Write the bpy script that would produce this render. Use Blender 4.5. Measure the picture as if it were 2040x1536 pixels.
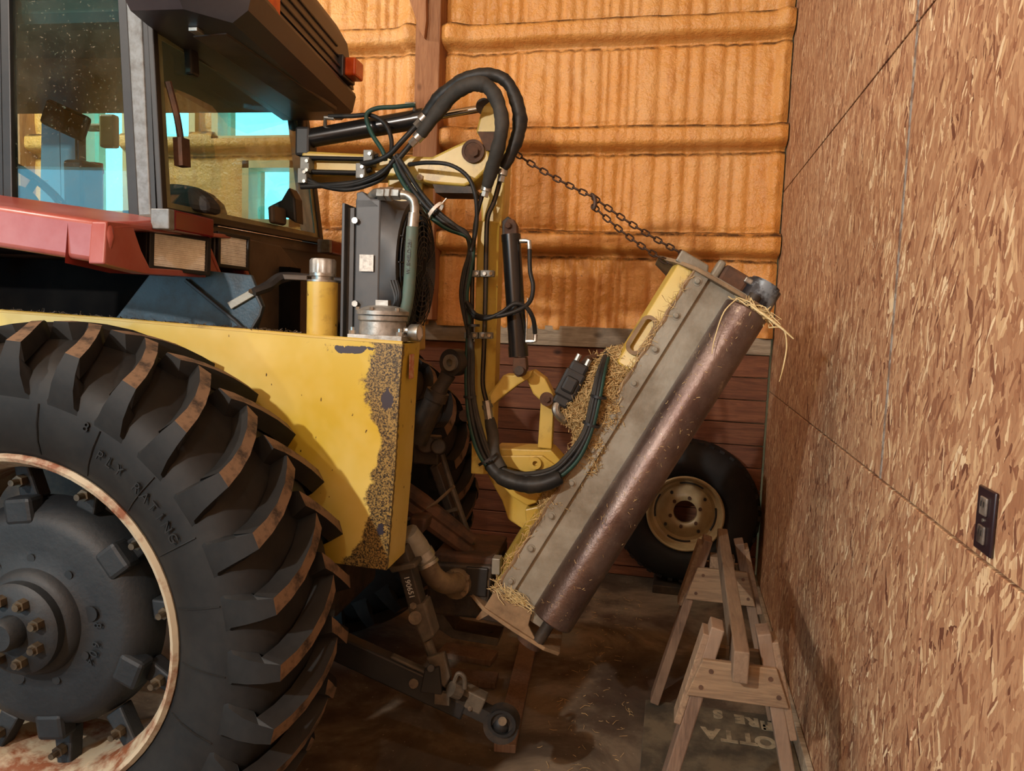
import bpy, bmesh, math, random
import numpy as np
from mathutils import Vector, Matrix
random.seed(7); rng = np.random.default_rng(7)
for o in list(bpy.data.objects): bpy.data.objects.remove(o)
SC = bpy.context.scene; COL = SC.collection
R = math.radians
# ------------------------------------------------------------------ camera
F, CX, CY = 1530.0, 1020.0, 768.0
YAW, PIT, ROL, CAMH = .212475, .09128367, -.03786433, 1.6843
O = np.array([0, 0, CAMH])
_fw = np.array([-math.sin(YAW)*math.cos(PIT), math.cos(YAW)*math.cos(PIT), -math.sin(PIT)])
_r = np.array([math.cos(YAW), math.sin(YAW), 0]); _d = np.cross(_fw, _r)
_c, _s = math.cos(ROL), math.sin(ROL)
RT, DN = _c*_r+_s*_d, -_s*_r+_c*_d
cam = bpy.data.cameras.new('camera'); co = bpy.data.objects.new('camera', cam); COL.objects.link(co)
cam.sensor_width = 36; cam.lens = F/2040*36; cam.clip_start = .05; cam.clip_end = 200
m4 = Matrix.Identity(4)
for i in range(3): m4[i][0] = RT[i]; m4[i][1] = -DN[i]; m4[i][2] = -_fw[i]; m4[i][3] = O[i]
co.matrix_world = m4; SC.camera = co
# ------------------------------------------------------------------ world, exposure, lamps
SC.view_settings.view_transform = 'Standard'; SC.view_settings.look = 'None'
SC.view_settings.gamma = 1; SC.view_settings.use_curve_mapping = False
SC.cycles.max_bounces = 8; SC.cycles.diffuse_bounces = 3; SC.cycles.glossy_bounces = 3; SC.cycles.transparent_max_bounces = 16
SC.view_settings.exposure = 0.42
w = bpy.data.worlds.new('daylight'); SC.world = w; w.use_nodes = True
bg = w.node_tree.nodes['Background']; bg.inputs[0].default_value = (.30, .74, 1.0, 1); bg.inputs[1].default_value = 4.2
LAMPS = [((-2.0, -1.45, 2.95), 370, .05), ((-.35, -.6, 3.9), 42, .05), ((-3.3, .6, 4.0), 120, .05), ((-4.6, 3.6, 3.9), 120, .12)]
LAMPCOL = (1.0, .93, .84)
# ------------------------------------------------------------------ pixel to place
TH = R(3.0); UU = np.array([math.cos(TH), math.sin(TH), 0]); VV = np.array([-math.sin(TH), math.cos(TH), 0]); ZZ = np.array([0, 0, 1.])
def ray(x, y): return RT*((x-CX)/F)+DN*((y-CY)/F)+_fw
def hit(x, y, n, c): d = ray(x, y); return O+d*((c-n@O)/(n@d))
def P(x, y, v): return hit(x, y, VV, v)            # on a plane along the tractor, v metres across
def PU(x, y, u): return hit(x, y, UU, u)
def PY(x, y, c): return hit(x, y, np.array([0, 1., 0]), c)
def PZ(x, y, c=0.): return hit(x, y, ZZ, c)
def W(u, v, z): return UU*u+VV*v+ZZ*z
def S(x, y, v, n): return n*float((P(x, y, v)-O)@_fw)/F   # n pixels in metres there
def nrm(a): a = np.asarray(a, float); return a/np.linalg.norm(a)
# ------------------------------------------------------------------ mesh helpers
class MB:
    def __init__(s): s.v = []; s.f = []; s.m = []
    def add(s, v, f, m=0):
        k = len(s.v); s.v += [tuple(map(float, p)) for p in v]; s.f += [tuple(i+k for i in q) for q in f]; s.m += [m]*len(f); return s
    def box(s, c, size, ax=None, m=0):
        c = np.asarray(c, float); a = np.eye(3) if ax is None else np.array(ax)
        h = np.array(size)/2
        v = [c+a[0]*h[0]*i+a[1]*h[1]*j+a[2]*h[2]*k for i in (-1, 1) for j in (-1, 1) for k in (-1, 1)]
        return s.add(v, [(0, 1, 3, 2), (4, 6, 7, 5), (0, 4, 5, 1), (2, 3, 7, 6), (0, 2, 6, 4), (1, 5, 7, 3)], m)
    def bar(s, a, b, wd, th, up=(0, 0, 1), m=0):
        a = np.asarray(a, float); b = np.asarray(b, float); d = nrm(b-a); sd = nrm(np.cross(d, np.asarray(up, float))); u = np.cross(sd, d)
        return s.box((a+b)/2, (np.linalg.norm(b-a), wd, th), (d, sd, u), m)
    def prism(s, pts, vec, m=0):
        n = len(pts); p = [np.asarray(q, float) for q in pts]; vec = np.asarray(vec, float)
        return s.add(p+[q+vec for q in p], [tuple(range(n)), tuple(range(2*n-1, n-1, -1))]+[(i, (i+1) % n, n+(i+1) % n, n+i) for i in range(n)], m)
    def tube(s, pts, r, n=8, sm=True, m=0, step=6, jit=0):
        p = [np.asarray(q, float) for q in pts]
        rs = list(r) if hasattr(r, '__len__') else [r]*len(p)
        if sm and len(p) > 2:
            q = []; rr = []
            for i in range(len(p)-1):
                a = p[max(i-1, 0)]; b = p[i]; c = p[i+1]; d = p[min(i+2, len(p)-1)]
                for k in range(step):
                    t = k/step
                    q.append(.5*(2*b+(c-a)*t+(2*a-5*b+4*c-d)*t*t+(3*b-a-3*c+d)*t**3)); rr.append(rs[i]*(1-t)+rs[i+1]*t)
            q.append(p[-1]); rr.append(rs[-1]); p = q; rs = rr
        if jit: rs = [q_*(1+jit*(math.sin(i*2.3)*.6+math.sin(i*.9+1)*.7)) for i, q_ in enumerate(rs)]
        t0 = nrm(p[1]-p[0]); x = nrm(np.cross(t0, (0.3, .5, .81))); v = []
        for i, c in enumerate(p):
            t = nrm(p[min(i+1, len(p)-1)]-p[max(i-1, 0)]); x = nrm(x-t*(x@t)); y = np.cross(t, x)
            v += [c+(x*math.cos(2*math.pi*k/n)+y*math.sin(2*math.pi*k/n))*rs[i] for k in range(n)]
        f = [(i*n+k, i*n+(k+1) % n, (i+1)*n+(k+1) % n, (i+1)*n+k) for i in range(len(p)-1) for k in range(n)]
        f += [tuple(range(n))[::-1], tuple(range((len(p)-1)*n, len(p)*n))]
        return s.add(v, f, m)
    def cyl(s, a, b, r, r2=None, n=20, m=0): return s.tube([a, b], [r, r if r2 is None else r2], n, False, m)
    def lathe(s, o, ax, prof, n=32, m=0, closed=False, x0=None):
        o = np.asarray(o, float); ax = nrm(ax); x = nrm(np.cross(ax, (0.13, .2, 1.)) if x0 is None else x0); y = np.cross(ax, x)
        v = [o+ax*h+(x*math.cos(2*math.pi*k/n)+y*math.sin(2*math.pi*k/n))*r for r, h in prof for k in range(n)]
        L = len(prof); f = [(i*n+k, i*n+(k+1) % n, ((i+1) % L)*n+(k+1) % n, ((i+1) % L)*n+k) for i in range(L if closed else L-1) for k in range(n)]
        if not closed: f += [tuple(range(n))[::-1], tuple(range((L-1)*n, L*n))]
        return s.add(v, f, m)
    def ball(s, o, r, sc=(1, 1, 1), ax=None, n=12, m=0):
        o = np.asarray(o, float); a = np.eye(3) if ax is None else np.array(ax); v = []; h = n//2
        for i in range(h+1):
            t = math.pi*i/h
            for k in range(n):
                q = (math.sin(t)*math.cos(2*math.pi*k/n)*sc[0], math.sin(t)*math.sin(2*math.pi*k/n)*sc[1], math.cos(t)*sc[2])
                v.append(o+r*(a[0]*q[0]+a[1]*q[1]+a[2]*q[2]))
        return s.add(v, [(i*n+k, i*n+(k+1) % n, (i+1)*n+(k+1) % n, (i+1)*n+k) for i in range(h) for k in range(n)], m)
    def build(s, name, mat, parent=None, smooth=35, bevel=0, seg=2, recalc=True):
        org = np.array(ROOT[parent.name]) if parent is not None and parent.name in ROOT else np.zeros(3)
        me = bpy.data.meshes.new(name); me.from_pydata([tuple(np.array(p)-org) for p in s.v], [], s.f)
        mats = mat if isinstance(mat, (list, tuple)) else [mat]
        for q in mats: me.materials.append(q)
        if len(mats) > 1: me.polygons.foreach_set('material_index', s.m)
        if recalc:
            b = bmesh.new(); b.from_mesh(me); bmesh.ops.recalc_face_normals(b, faces=b.faces); b.to_mesh(me); b.free()
        if smooth:
            me.polygons.foreach_set('use_smooth', [True]*len(me.polygons)); me.set_sharp_from_angle(angle=R(smooth))
        o = bpy.data.objects.new(name, me); COL.objects.link(o)
        if parent is not None: o.parent = parent; ROOT[o.name] = org
        if bevel:
            mo = o.modifiers.new('bevel', 'BEVEL'); mo.width = bevel; mo.segments = seg; mo.limit_method = 'ANGLE'; mo.angle_limit = R(40)
        return o
ROOT = {}
def tag(o, label=None, cat=None, group=None, kind=None):
    for k, v in (('label', label), ('category', cat), ('group', group), ('kind', kind)):
        if v: o[k] = v
    return o
def thing(name, label, cat, loc, group=None):
    o = bpy.data.objects.new(name, None); COL.objects.link(o); o.location = tuple(map(float, loc)); o.empty_display_size = .1
    ROOT[o.name] = np.array(loc, float); return tag(o, label, cat, group)
def copy_obj(o, parent=None, loc=None):
    c = o.copy(); COL.objects.link(c); c.parent = parent if parent is not None else o.parent
    if loc is not None: c.location = loc
    return c
# ------------------------------------------------------------------ materials
def srgb(r, g, b): return tuple(((c/255)/12.92 if c/255 <= .04045 else ((c/255+.055)/1.055)**2.4) for c in (r, g, b))+(1,)
class NT:
    def __init__(s, name):
        s.mat = bpy.data.materials.new(name); s.mat.use_nodes = True; s.t = s.mat.node_tree; s.n = s.t.nodes; s.l = s.t.links
        s.b = s.n['Principled BSDF']; s.tc = s.n.new('ShaderNodeTexCoord'); s.co = s.tc.outputs['Object']
    def new(s, ty, **kw):
        q = s.n.new(ty)
        for k, v in kw.items(): setattr(q, k, v)
        return q
    def mapping(s, scale=(1, 1, 1), rot=(0, 0, 0), src=None):
        q = s.new('ShaderNodeMapping'); q.inputs['Scale'].default_value = scale; q.inputs['Rotation'].default_value = rot
        s.l.new(src or s.co, q.inputs[0]); return q.outputs[0]
    def noise(s, scale, detail=4, rough=.6, src=None, dist=0):
        q = s.new('ShaderNodeTexNoise'); q.inputs['Scale'].default_value = scale; q.inputs['Detail'].default_value = detail
        q.inputs['Roughness'].default_value = rough; q.inputs['Distortion'].default_value = dist; s.l.new(src or s.co, q.inputs['Vector']); return q.outputs['Fac']
    def ramp(s, src, stops, interp='LINEAR'):
        q = s.new('ShaderNodeValToRGB'); q.color_ramp.interpolation = interp; e = q.color_ramp.elements
        while len(e) < len(stops): e.new(.5)
        for i, (p, c) in enumerate(stops): e[i].position = p; e[i].color = c if len(c) == 4 else (*c, 1)
        s.l.new(src, q.inputs[0]); return q.outputs[0]
    def mix(s, a, b, fac, mode='MIX'):
        q = s.new('ShaderNodeMix', data_type='RGBA', blend_type=mode)
        for sock, val in ((q.inputs[0], fac), (q.inputs[6], a), (q.inputs[7], b)):
            if hasattr(val, 'is_linked'): s.l.new(val, sock)
            else: sock.default_value = val
        return q.outputs[2]
    def math(s, op, a, b=0.):
        q = s.new('ShaderNodeMath', operation=op)
        for sock, val in ((q.inputs[0], a), (q.inputs[1], b)):
            if hasattr(val, 'is_linked'): s.l.new(val, sock)
            else: sock.default_value = val
        return q.outputs[0]
    def bump(s, h, strength=.3, dist=.01):
        q = s.new('ShaderNodeBump'); q.inputs['Strength'].default_value = strength; q.inputs['Distance'].default_value = dist
        s.l.new(h, q.inputs['Height']); s.l.new(q.outputs[0], s.b.inputs['Normal'])
    def col(s, c):
        if hasattr(c, 'is_linked'): s.l.new(c, s.b.inputs['Base Color'])
        else: s.b.inputs['Base Color'].default_value = c
    def set(s, rough=.5, metal=0., spec=None):
        s.b.inputs['Roughness'].default_value = rough; s.b.inputs['Metallic'].default_value = metal
        if spec is not None: s.b.inputs['Specular IOR Level'].default_value = spec
        return s.mat
K0, K1 = (0, 0, 0, 1), (1, 1, 1, 1)
def simple(name, c1, c2=None, scale=8, rough=.5, metal=0., bump=0., bs=40, lo=.4, hi=.65, spec=None):
    t = NT(name)
    if c2: t.col(t.mix(c1, c2, t.ramp(t.noise(scale, 6, .65), [(lo, K0), (hi, K1)])))
    else: t.col(c1)
    if bump: t.bump(t.noise(bs, 4), bump, .004)
    return t.set(rough, metal, spec)
def wood(name, dark, light, axis=0, sc=1.0, rough=.75, tint=None, knots=True):
    t = NT(name); s = [14*sc]*3; s[axis] = 1.1*sc
    oi = t.new('ShaderNodeObjectInfo').outputs['Random']
    ofs = t.new('ShaderNodeVectorMath', operation='ADD'); t.l.new(t.co, ofs.inputs[0])
    cx = t.new('ShaderNodeCombineXYZ'); sc7 = t.math('MULTIPLY', oi, 17.0)
    for k in range(3): t.l.new(sc7, cx.inputs[k])
    t.l.new(cx.outputs[0], ofs.inputs[1])
    g = t.noise(3, 6, .7, t.mapping(tuple(s), src=ofs.outputs[0]), 1.2)
    c = t.ramp(g, [(.3, dark), (.7, light)])
    c = t.mix(c, t.ramp(oi, [(0, (.62, .6, .58, 1)), (1, (1.15, 1.1, 1.05, 1))]), .8, 'MULTIPLY')
    if knots:
        k = t.new('ShaderNodeTexVoronoi'); k.inputs['Scale'].default_value = 5; sm = [1.0]*3; sm[axis] = .6
        t.l.new(t.mapping(tuple(sm), src=ofs.outputs[0]), k.inputs['Vector'])
        c = t.mix((dark[0]*.4, dark[1]*.35, dark[2]*.3, 1), c, t.ramp(k.outputs['Distance'], [(.05, K0), (.12, K1)]))
    if tint: c = t.mix(c, tint, t.ramp(t.noise(2.2, 5), [(.45, K0), (.7, K1)]))
    t.col(c); t.bump(g, .25, .003); return t.set(rough)
def foam():
    t = NT('spray_foam')
    n1 = t.noise(1.3, 5, .6); c = t.ramp(n1, [(.3, srgb(214, 146, 66)), (.55, srgb(228, 166, 90)), (.75, srgb(234, 182, 116))])
    c = t.mix(c, srgb(190, 118, 46), t.ramp(t.noise(6, 5, .7, t.mapping((3, 1, .5))), [(.5, K0), (.78, (.7, .7, .7, 1))]))
    sp = t.ramp(t.noise(38, 3, .6), [(.70, K0), (.76, K1)])
    c = t.mix(c, srgb(92, 52, 24), t.math('MULTIPLY', sp, .55))
    gn = t.new('ShaderNodeNewGeometry'); sx = t.new('ShaderNodeSeparateXYZ'); t.l.new(gn.outputs['Normal'], sx.inputs[0])
    dust = t.math('MULTIPLY', t.ramp(sx.outputs[2], [(.30, K0), (.72, K1)]), t.ramp(t.noise(9, 6, .75), [(.35, K0), (.55, K1)]))
    c = t.mix(c, srgb(74, 50, 34), dust)
    t.col(c); t.bump(t.math('ADD', t.noise(60, 3, .6), t.math('MULTIPLY', t.noise(16, 3), 1.5)), .95, .007)
    return t.set(.36, 0, .5)
def osb():
    t = NT('osb_board')
    base = None; h = None
    cols = [(0, srgb(104, 62, 46)), (.06, srgb(140, 94, 70)), (.25, srgb(168, 122, 90)), (.55, srgb(184, 142, 108)), (.8, srgb(196, 156, 120)), (.92, srgb(216, 182, 140)), (1, srgb(242, 222, 184))]
    for i, (sc, rot) in enumerate((((1, 24, 9), .2), ((1, 32, 10), -.45), ((1, 26, 9), .9), ((1, 46, 12), .05), ((1, 30, 9), -1.0), ((1, 70, 14), -.15), ((1, 60, 14), .5), ((1, 110, 17), .12), ((1, 100, 18), -.6))):
        a = t.mapping((1, 1, 1), (rot, 0, 0)); b = t.mapping(sc, src=a)
        nz = t.new('ShaderNodeTexNoise'); nz.inputs['Scale'].default_value = 30; t.l.new(a, nz.inputs['Vector'])
        sb = t.new('ShaderNodeVectorMath', operation='SCALE'); sb.inputs['Scale'].default_value = .9; t.l.new(nz.outputs['Color'], sb.inputs[0])
        ad = t.new('ShaderNodeVectorMath', operation='ADD'); t.l.new(b, ad.inputs[0]); t.l.new(sb.outputs[0], ad.inputs[1])
        of = t.new('ShaderNodeVectorMath', operation='ADD'); of.inputs[1].default_value = (i*3.7, i*5.1, i*7.3); t.l.new(ad.outputs[0], of.inputs[0])
        v = t.new('ShaderNodeTexVoronoi'); v.inputs['Scale'].default_value = 1.0; t.l.new(of.outputs[0], v.inputs['Vector'])
        sp = t.new('ShaderNodeSeparateColor'); t.l.new(v.outputs['Color'], sp.inputs[0])
        c = t.ramp(sp.outputs[0], cols)
        if base is None: base = c; h = sp.outputs[1]
        else:
            k = t.ramp(sp.outputs[2], [(.62, K0), (.64, K1)] if i < 5 else [(.74, K0), (.76, K1)])
            base = t.mix(base, c, k); h = t.mix(h, sp.outputs[1], k)
    g = t.noise(5, 6, .75, t.mapping((1, 60, 5)))
    base = t.mix(base, srgb(112, 72, 56), t.math('MULTIPLY', t.ramp(g, [(.48, K0), (.72, K1)]), .5))
    g2 = t.noise(5, 6, .75, t.mapping((1, 60, 5), (.7, 0, 0)))
    base = t.mix(base, srgb(216, 176, 132), t.math('MULTIPLY', t.ramp(g2, [(.55, K0), (.75, K1)]), .35))
    t.col(base); t.bump(t.mix(h, g, .4), .3, .003); return t.set(.6)
def concrete():
    t = NT('concrete_floor'); n = t.noise(1.6, 7, .65, None, .6)
    c = t.ramp(n, [(.3, srgb(50, 42, 35)), (.46, srgb(84, 74, 62)), (.60, srgb(132, 120, 102)), (.75, srgb(86, 74, 60))])
    c = t.mix(c, srgb(58, 40, 28), t.ramp(t.noise(1.1, 5, .6), [(.52, K0), (.62, (.85, .85, .85, 1))]))
    c = t.mix(c, srgb(190, 176, 150), t.ramp(t.noise(55, 2, .5), [(.70, K0), (.76, (.6, .6, .6, 1))]))
    t.col(c); t.bump(t.noise(25, 6), .3, .005); return t.set(.8)
def yellow_worn():
    t = NT('worn_yellow_paint'); at = t.new('ShaderNodeAttribute', attribute_name='wear').outputs['Fac']
    y = t.mix(srgb(188, 162, 54), srgb(206, 186, 108), t.ramp(t.noise(2.5, 4), [(.4, K0), (.65, K1)]))
    gr = t.noise(170, 4, .8); blot = t.noise(16, 5, .7)
    s = t.math('ADD', at, t.math('MULTIPLY', t.math('SUBTRACT', blot, .5), .62))
    sand = t.mix(srgb(146, 122, 70), srgb(28, 27, 28), t.ramp(gr, [(.45, K0), (.54, K1)]))
    c = t.mix(y, sand, t.ramp(s, [(.50, K0), (.56, K1)]))
    at2 = t.new('ShaderNodeAttribute', attribute_name='chip').outputs['Fac']
    s2 = t.math('ADD', at2, t.math('MULTIPLY', t.math('SUBTRACT', t.noise(22, 4, .7), .5), .7))
    c = t.mix(c, srgb(44, 44, 56), t.ramp(s2, [(.6, K0), (.62, K1)]))
    sp = t.ramp(t.noise(42, 2, .5, t.mapping((1.6, 1, .8))), [(.735, K0), (.75, K1)])
    c = t.mix(c, srgb(70, 50, 24), sp)
    t.col(c); t.b.inputs['Coat Weight'].default_value = .15; t.bump(t.ramp(s, [(.5, K0), (.56, K1)]), -.2, .003); return t.set(.34)
def yellow_paint(name='yellow_paint', dirt=.5):
    t = NT(name); y = t.mix(srgb(184, 154, 62), srgb(198, 174, 94), t.ramp(t.noise(3, 4), [(.4, K0), (.65, K1)]))
    c = t.mix(y, srgb(96, 74, 42), t.math('MULTIPLY', t.ramp(t.noise(9, 7, .75), [(.54, K0), (.68, K1)]), dirt))
    c = t.mix(c, srgb(52, 44, 36), t.ramp(t.noise(30, 3, .6), [(.70, K0), (.73, K1)]))
    t.col(c); return t.set(.38)
def rubber(name, c1, c2, scale=7, rough=.62, lo=.42, hi=.75):
    t = NT(name); c = t.mix(c1, c2, t.ramp(t.noise(scale, 6, .7), [(lo, K0), (hi, K1)]))
    t.col(c); t.bump(t.noise(80, 3), .12, .002); return t.set(rough, 0, .3)
def roller_rust():
    t = NT('rusty_roller'); c = t.mix(srgb(88, 70, 64), srgb(116, 100, 92), t.ramp(t.noise(5, 6, .7), [(.4, K0), (.65, K1)]))
    c = t.mix(c, srgb(168, 152, 134), t.math('MULTIPLY', t.ramp(t.noise(7, 8, .8), [(.58, K0), (.66, K1)]), .8))
    c = t.mix(c, srgb(200, 190, 170), t.ramp(t.noise(90, 4, .8), [(.66, K0), (.72, K1)]))
    t.col(c); t.bump(t.noise(70, 5, .7), .5, .003); return t.set(.30, .65)
def glass(name, tint, refl=.10):
    t = NT(name); tr = t.new('ShaderNodeBsdfTransparent'); tr.inputs[0].default_value = tint
    gl = t.new('ShaderNodeBsdfGlossy'); gl.inputs[0].default_value = (1, 1, 1, 1); gl.inputs['Roughness'].default_value = .012
    fr = t.new('ShaderNodeLayerWeight'); fr.inputs[0].default_value = .5
    fac = t.math('ADD', t.math('MULTIPLY', t.math('POWER', fr.outputs['Facing'], 4.0), .7), refl)
    # film of dust on the pane
    df = t.new('ShaderNodeBsdfDiffuse'); df.inputs[0].default_value = srgb(190, 176, 150)
    m1 = t.new('ShaderNodeMixShader'); t.l.new(fac, m1.inputs[0]); t.l.new(tr.outputs[0], m1.inputs[1]); t.l.new(gl.outputs[0], m1.inputs[2])
    m2 = t.new('ShaderNodeMixShader'); t.l.new(t.math('ADD', t.math('MULTIPLY', t.ramp(t.noise(3, 5, .7), [(.4, K0), (.8, K1)]), .06), t.math('MULTIPLY', t.ramp(t.noise(120, 2, .5), [(.68, K0), (.72, K1)]), .2)), m2.inputs[0])
    t.l.new(m1.outputs[0], m2.inputs[1]); t.l.new(df.outputs[0], m2.inputs[2]); t.l.new(m2.outputs[0], t.n['Material Output'].inputs[0]); return t.mat
def emit(name, c, s):
    t = NT(name); t.b.inputs['Emission Color'].default_value = c; t.b.inputs['Emission Strength'].default_value = s; t.col(c); return t.mat
M = dict(
    well_shade=simple('painted_shade_black', srgb(16, 16, 17), srgb(24, 23, 22), 6, .95, spec=.05),  # near-black, almost no sheen: deep wheel-well shade put into the colour
    linksteel=simple('grimy_link_steel', srgb(92, 84, 72), srgb(54, 48, 42), 9, .6, .2, .3, 60),
    foam=foam(), osb=osb(), concrete=concrete(), yworn=yellow_worn(), yellow=yellow_paint(),
    plank=wood('cedar_plank', srgb(92, 54, 38), srgb(150, 100, 70), 0, 1, tint=srgb(112, 68, 50)),
    greyboard=wood('weathered_board', srgb(128, 118, 102), srgb(194, 184, 164), 0, 1.2, tint=srgb(112, 102, 88)),
    post=wood('post_wood', srgb(150, 100, 66), srgb(196, 146, 104), 2, 1),
    pine=wood('grey_pine', srgb(96, 78, 62), srgb(146, 124, 100), 1, 1.3, tint=srgb(128, 104, 84)),
    leg=wood('brown_leg_wood', srgb(84, 66, 54), srgb(128, 104, 86), 2, 1.3, tint=srgb(140, 118, 98)),
    gusset=wood('gusset_wood', srgb(104, 84, 66), srgb(152, 128, 100), 0, 1.3),
    sheet=simple('ceiling_sheet', srgb(190, 150, 100), srgb(160, 118, 70), 2, .7),
    tyre=rubber('tyre_rubber', srgb(21, 22, 23), srgb(36, 36, 35)), mud=rubber('muddy_lug_face', srgb(112, 90, 70), srgb(50, 42, 36), 16, .85, .48, .66),
    tyre2=rubber('spare_tyre_rubber', srgb(26, 27, 29), srgb(40, 40, 42), 5),
    blackrub=rubber('hose_rubber', srgb(26, 27, 28), srgb(50, 48, 44), 14, .5), sleeve=rubber('hose_sleeve', srgb(46, 45, 42), srgb(70, 66, 60), 10, .7),
    greenhose=rubber('hose_green_stripe', srgb(30, 66, 58), srgb(40, 48, 46), 10, .5), greyhose=rubber('grey_green_hose', srgb(78, 100, 92), srgb(92, 92, 82), 10, .55),
    rim=simple('rusty_white_rim', srgb(168, 158, 136), srgb(118, 70, 44), 9, .6, 0, .2, lo=.48, hi=.62),
    casting=simple('dark_casting', srgb(22, 27, 32), srgb(36, 40, 43), 4, .6, .1, .3, 60), bolt=simple('greasy_bolt', srgb(96, 84, 66), srgb(52, 44, 36), 20, .5, .5),
    red=simple('faded_red_paint', srgb(146, 66, 56), srgb(164, 102, 98), 2.4, .32, lo=.42, hi=.7), redin=simple('red_recess', srgb(120, 34, 30), None, rough=.5),
    black=simple('black_plastic', srgb(34, 35, 38), srgb(50, 48, 46), 5, .45), trim=simple('black_trim', srgb(22, 23, 25), srgb(34, 34, 34), 8, .5),
    pillar=simple('grey_pillar', srgb(118, 124, 126), srgb(92, 92, 90), 30, .4), brown=simple('dusty_dark_panel', srgb(62, 54, 46), srgb(84, 72, 60), 6, .55, lo=.4, hi=.6),
    fenderpanel=simple('inner_fender_panel', srgb(48, 76, 94), srgb(36, 50, 60), 12, .5, 0, .3, 120),
    roof=simple('roof_plastic', srgb(46, 47, 52), srgb(58, 57, 60), 4, .40), lens=simple('lamp_lens', srgb(246, 246, 238), srgb(224, 222, 212), 30, .12, 0, .5, 120),
    redlens=simple('red_lens', srgb(104, 6, 26), None, rough=.2), amber=simple('amber_lens', srgb(216, 92, 26), srgb(190, 66, 20), 20, .2),
    cylblack=simple('cylinder_black_paint', srgb(20, 20, 21), srgb(28, 27, 26), 8, .25), chrome=simple('chrome_rod', srgb(190, 186, 180), None, rough=.15, metal=1),
    zinc=simple('zinc_fitting', srgb(176, 176, 170), srgb(130, 126, 118), 20, .35, .8), alu=simple('cast_aluminium', srgb(170, 170, 166), srgb(120, 116, 108), 14, .45, .6, .2, 80),
    clampgrey=simple('grey_clamp', srgb(134, 140, 136), srgb(108, 110, 106), 10, .5), chain=simple('rusty_chain', srgb(84, 62, 48), srgb(52, 42, 36), 40, .6, .5),
    steel=simple('dirty_black_steel', srgb(40, 38, 36), srgb(74, 62, 50), 9, .6, .2, .3, 60), rust=simple('rusty_iron', srgb(92, 64, 46), srgb(56, 42, 34), 12, .8, .1, .4, 50),
    greysteel=simple('scuffed_grey_steel', srgb(150, 149, 138), srgb(120, 114, 100), 6, .45, .2, .25, 60), tan=simple('dirty_tan_plate', srgb(146, 122, 92), srgb(104, 84, 62), 8, .75, 0, .4, 60),
    pipe=simple('dirty_steel_pipe', srgb(140, 122, 96), srgb(96, 82, 66), 10, .5, .3), roller=roller_rust(),
    hay=simple('dry_hay', srgb(206, 180, 128), srgb(168, 138, 88), 50, .8), straw=simple('pale_straw', srgb(222, 204, 156), srgb(196, 172, 116), 30, .7),
    beige=simple('beige_wheel_paint', srgb(176, 160, 122), srgb(150, 132, 98), 6, .45), decal=simple('white_sticker', srgb(206, 206, 200), srgb(160, 160, 156), 90, .5),
    cool=simple('cooler_black', srgb(50, 54, 58), srgb(66, 66, 66), 6, .5), tie=simple('white_zip_tie', srgb(224, 218, 206), None, rough=.4),
    paintboard=simple('painted_board', srgb(70, 66, 56), srgb(112, 104, 86), 5, .8, lo=.42, hi=.6), letter=simple('faded_letter_paint', srgb(168, 158, 132), srgb(112, 104, 86), 14, .8),
    outlet=simple('dark_outlet_plate', srgb(40, 28, 34), None, rough=.3), socket=simple('worn_socket', srgb(120, 112, 104), srgb(60, 52, 50), 30, .3),
    orange=simple('orange_post', srgb(226, 92, 52), None, rough=.5), seat=simple('seat_fabric', srgb(42, 42, 44), srgb(58, 56, 52), 20, .9),
    blue=simple('pale_blue_panel', srgb(110, 148, 170), None, rough=.5), cream=simple('cream_frame', srgb(200, 180, 130), None, rough=.5),
    gside=glass('tinted_side_glass', (.70, .88, .87, 1), .03), grear=glass('tinted_rear_glass', (.70, .88, .86, 1), .05), gauge=simple('gauge_face', srgb(196, 190, 182), None, rough=.3),
    tube=emit('lamp_tube', (1, .85, .68, 1), 6))
# ------------------------------------------------------------------ lamps the shop has (ceiling strip lights, out of view)
for i, (loc, pw, rad) in enumerate(LAMPS):
    t = thing('shop_lamp', ['caged shop lamp hanging nearest above the left of the tractor', 'caged shop lamp hanging behind the sawhorse end', 'caged shop lamp hanging far left of the tractor', 'caged shop lamp hanging over the cab'][i], 'lamp', loc, 'shop lamps')
    b = MB(); b.cyl(np.array(loc)+[0, 0, .16], np.array(loc)+[0, 0, .30], .10, .06); b.build('lamp_shade', M['trim'], t)
    b = MB(); b.cyl(np.array(loc)+[0, 0, .30], (loc[0], loc[1], 4.6), .006, n=6); b.build('lamp_cord', M['trim'], t)
    L = bpy.data.lights.new('shop_lamp_light', 'POINT'); L.energy = pw; L.color = LAMPCOL; L.shadow_soft_size = rad
    lo = bpy.data.objects.new('bulb_light', L); COL.objects.link(lo); lo.location = loc
# ------------------------------------------------------------------ the room
WX, DY, XL, YF, ZC = .561, 5.03, -9.0, -4.5, 4.6
def struct(o): o['kind'] = 'structure'; return o
b = MB(); b.box(((XL+1.2)/2, (YF+DY+.4)/2, -.1), (1.6-XL, DY+.4-YF, .2)); struct(b.build('floor', M['concrete'], smooth=0))
b = MB(); b.box(((XL+1.2)/2, (YF+DY+.4)/2, ZC+.1), (1.6-XL, DY+.4-YF, .2)); struct(b.build('ceiling', M['sheet'], smooth=0))
b = MB(); b.box((XL-.1, (YF+DY)/2, ZC/2), (.2, DY-YF+.4, ZC)); struct(b.build('wall_left', M['foam'], smooth=0))
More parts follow.
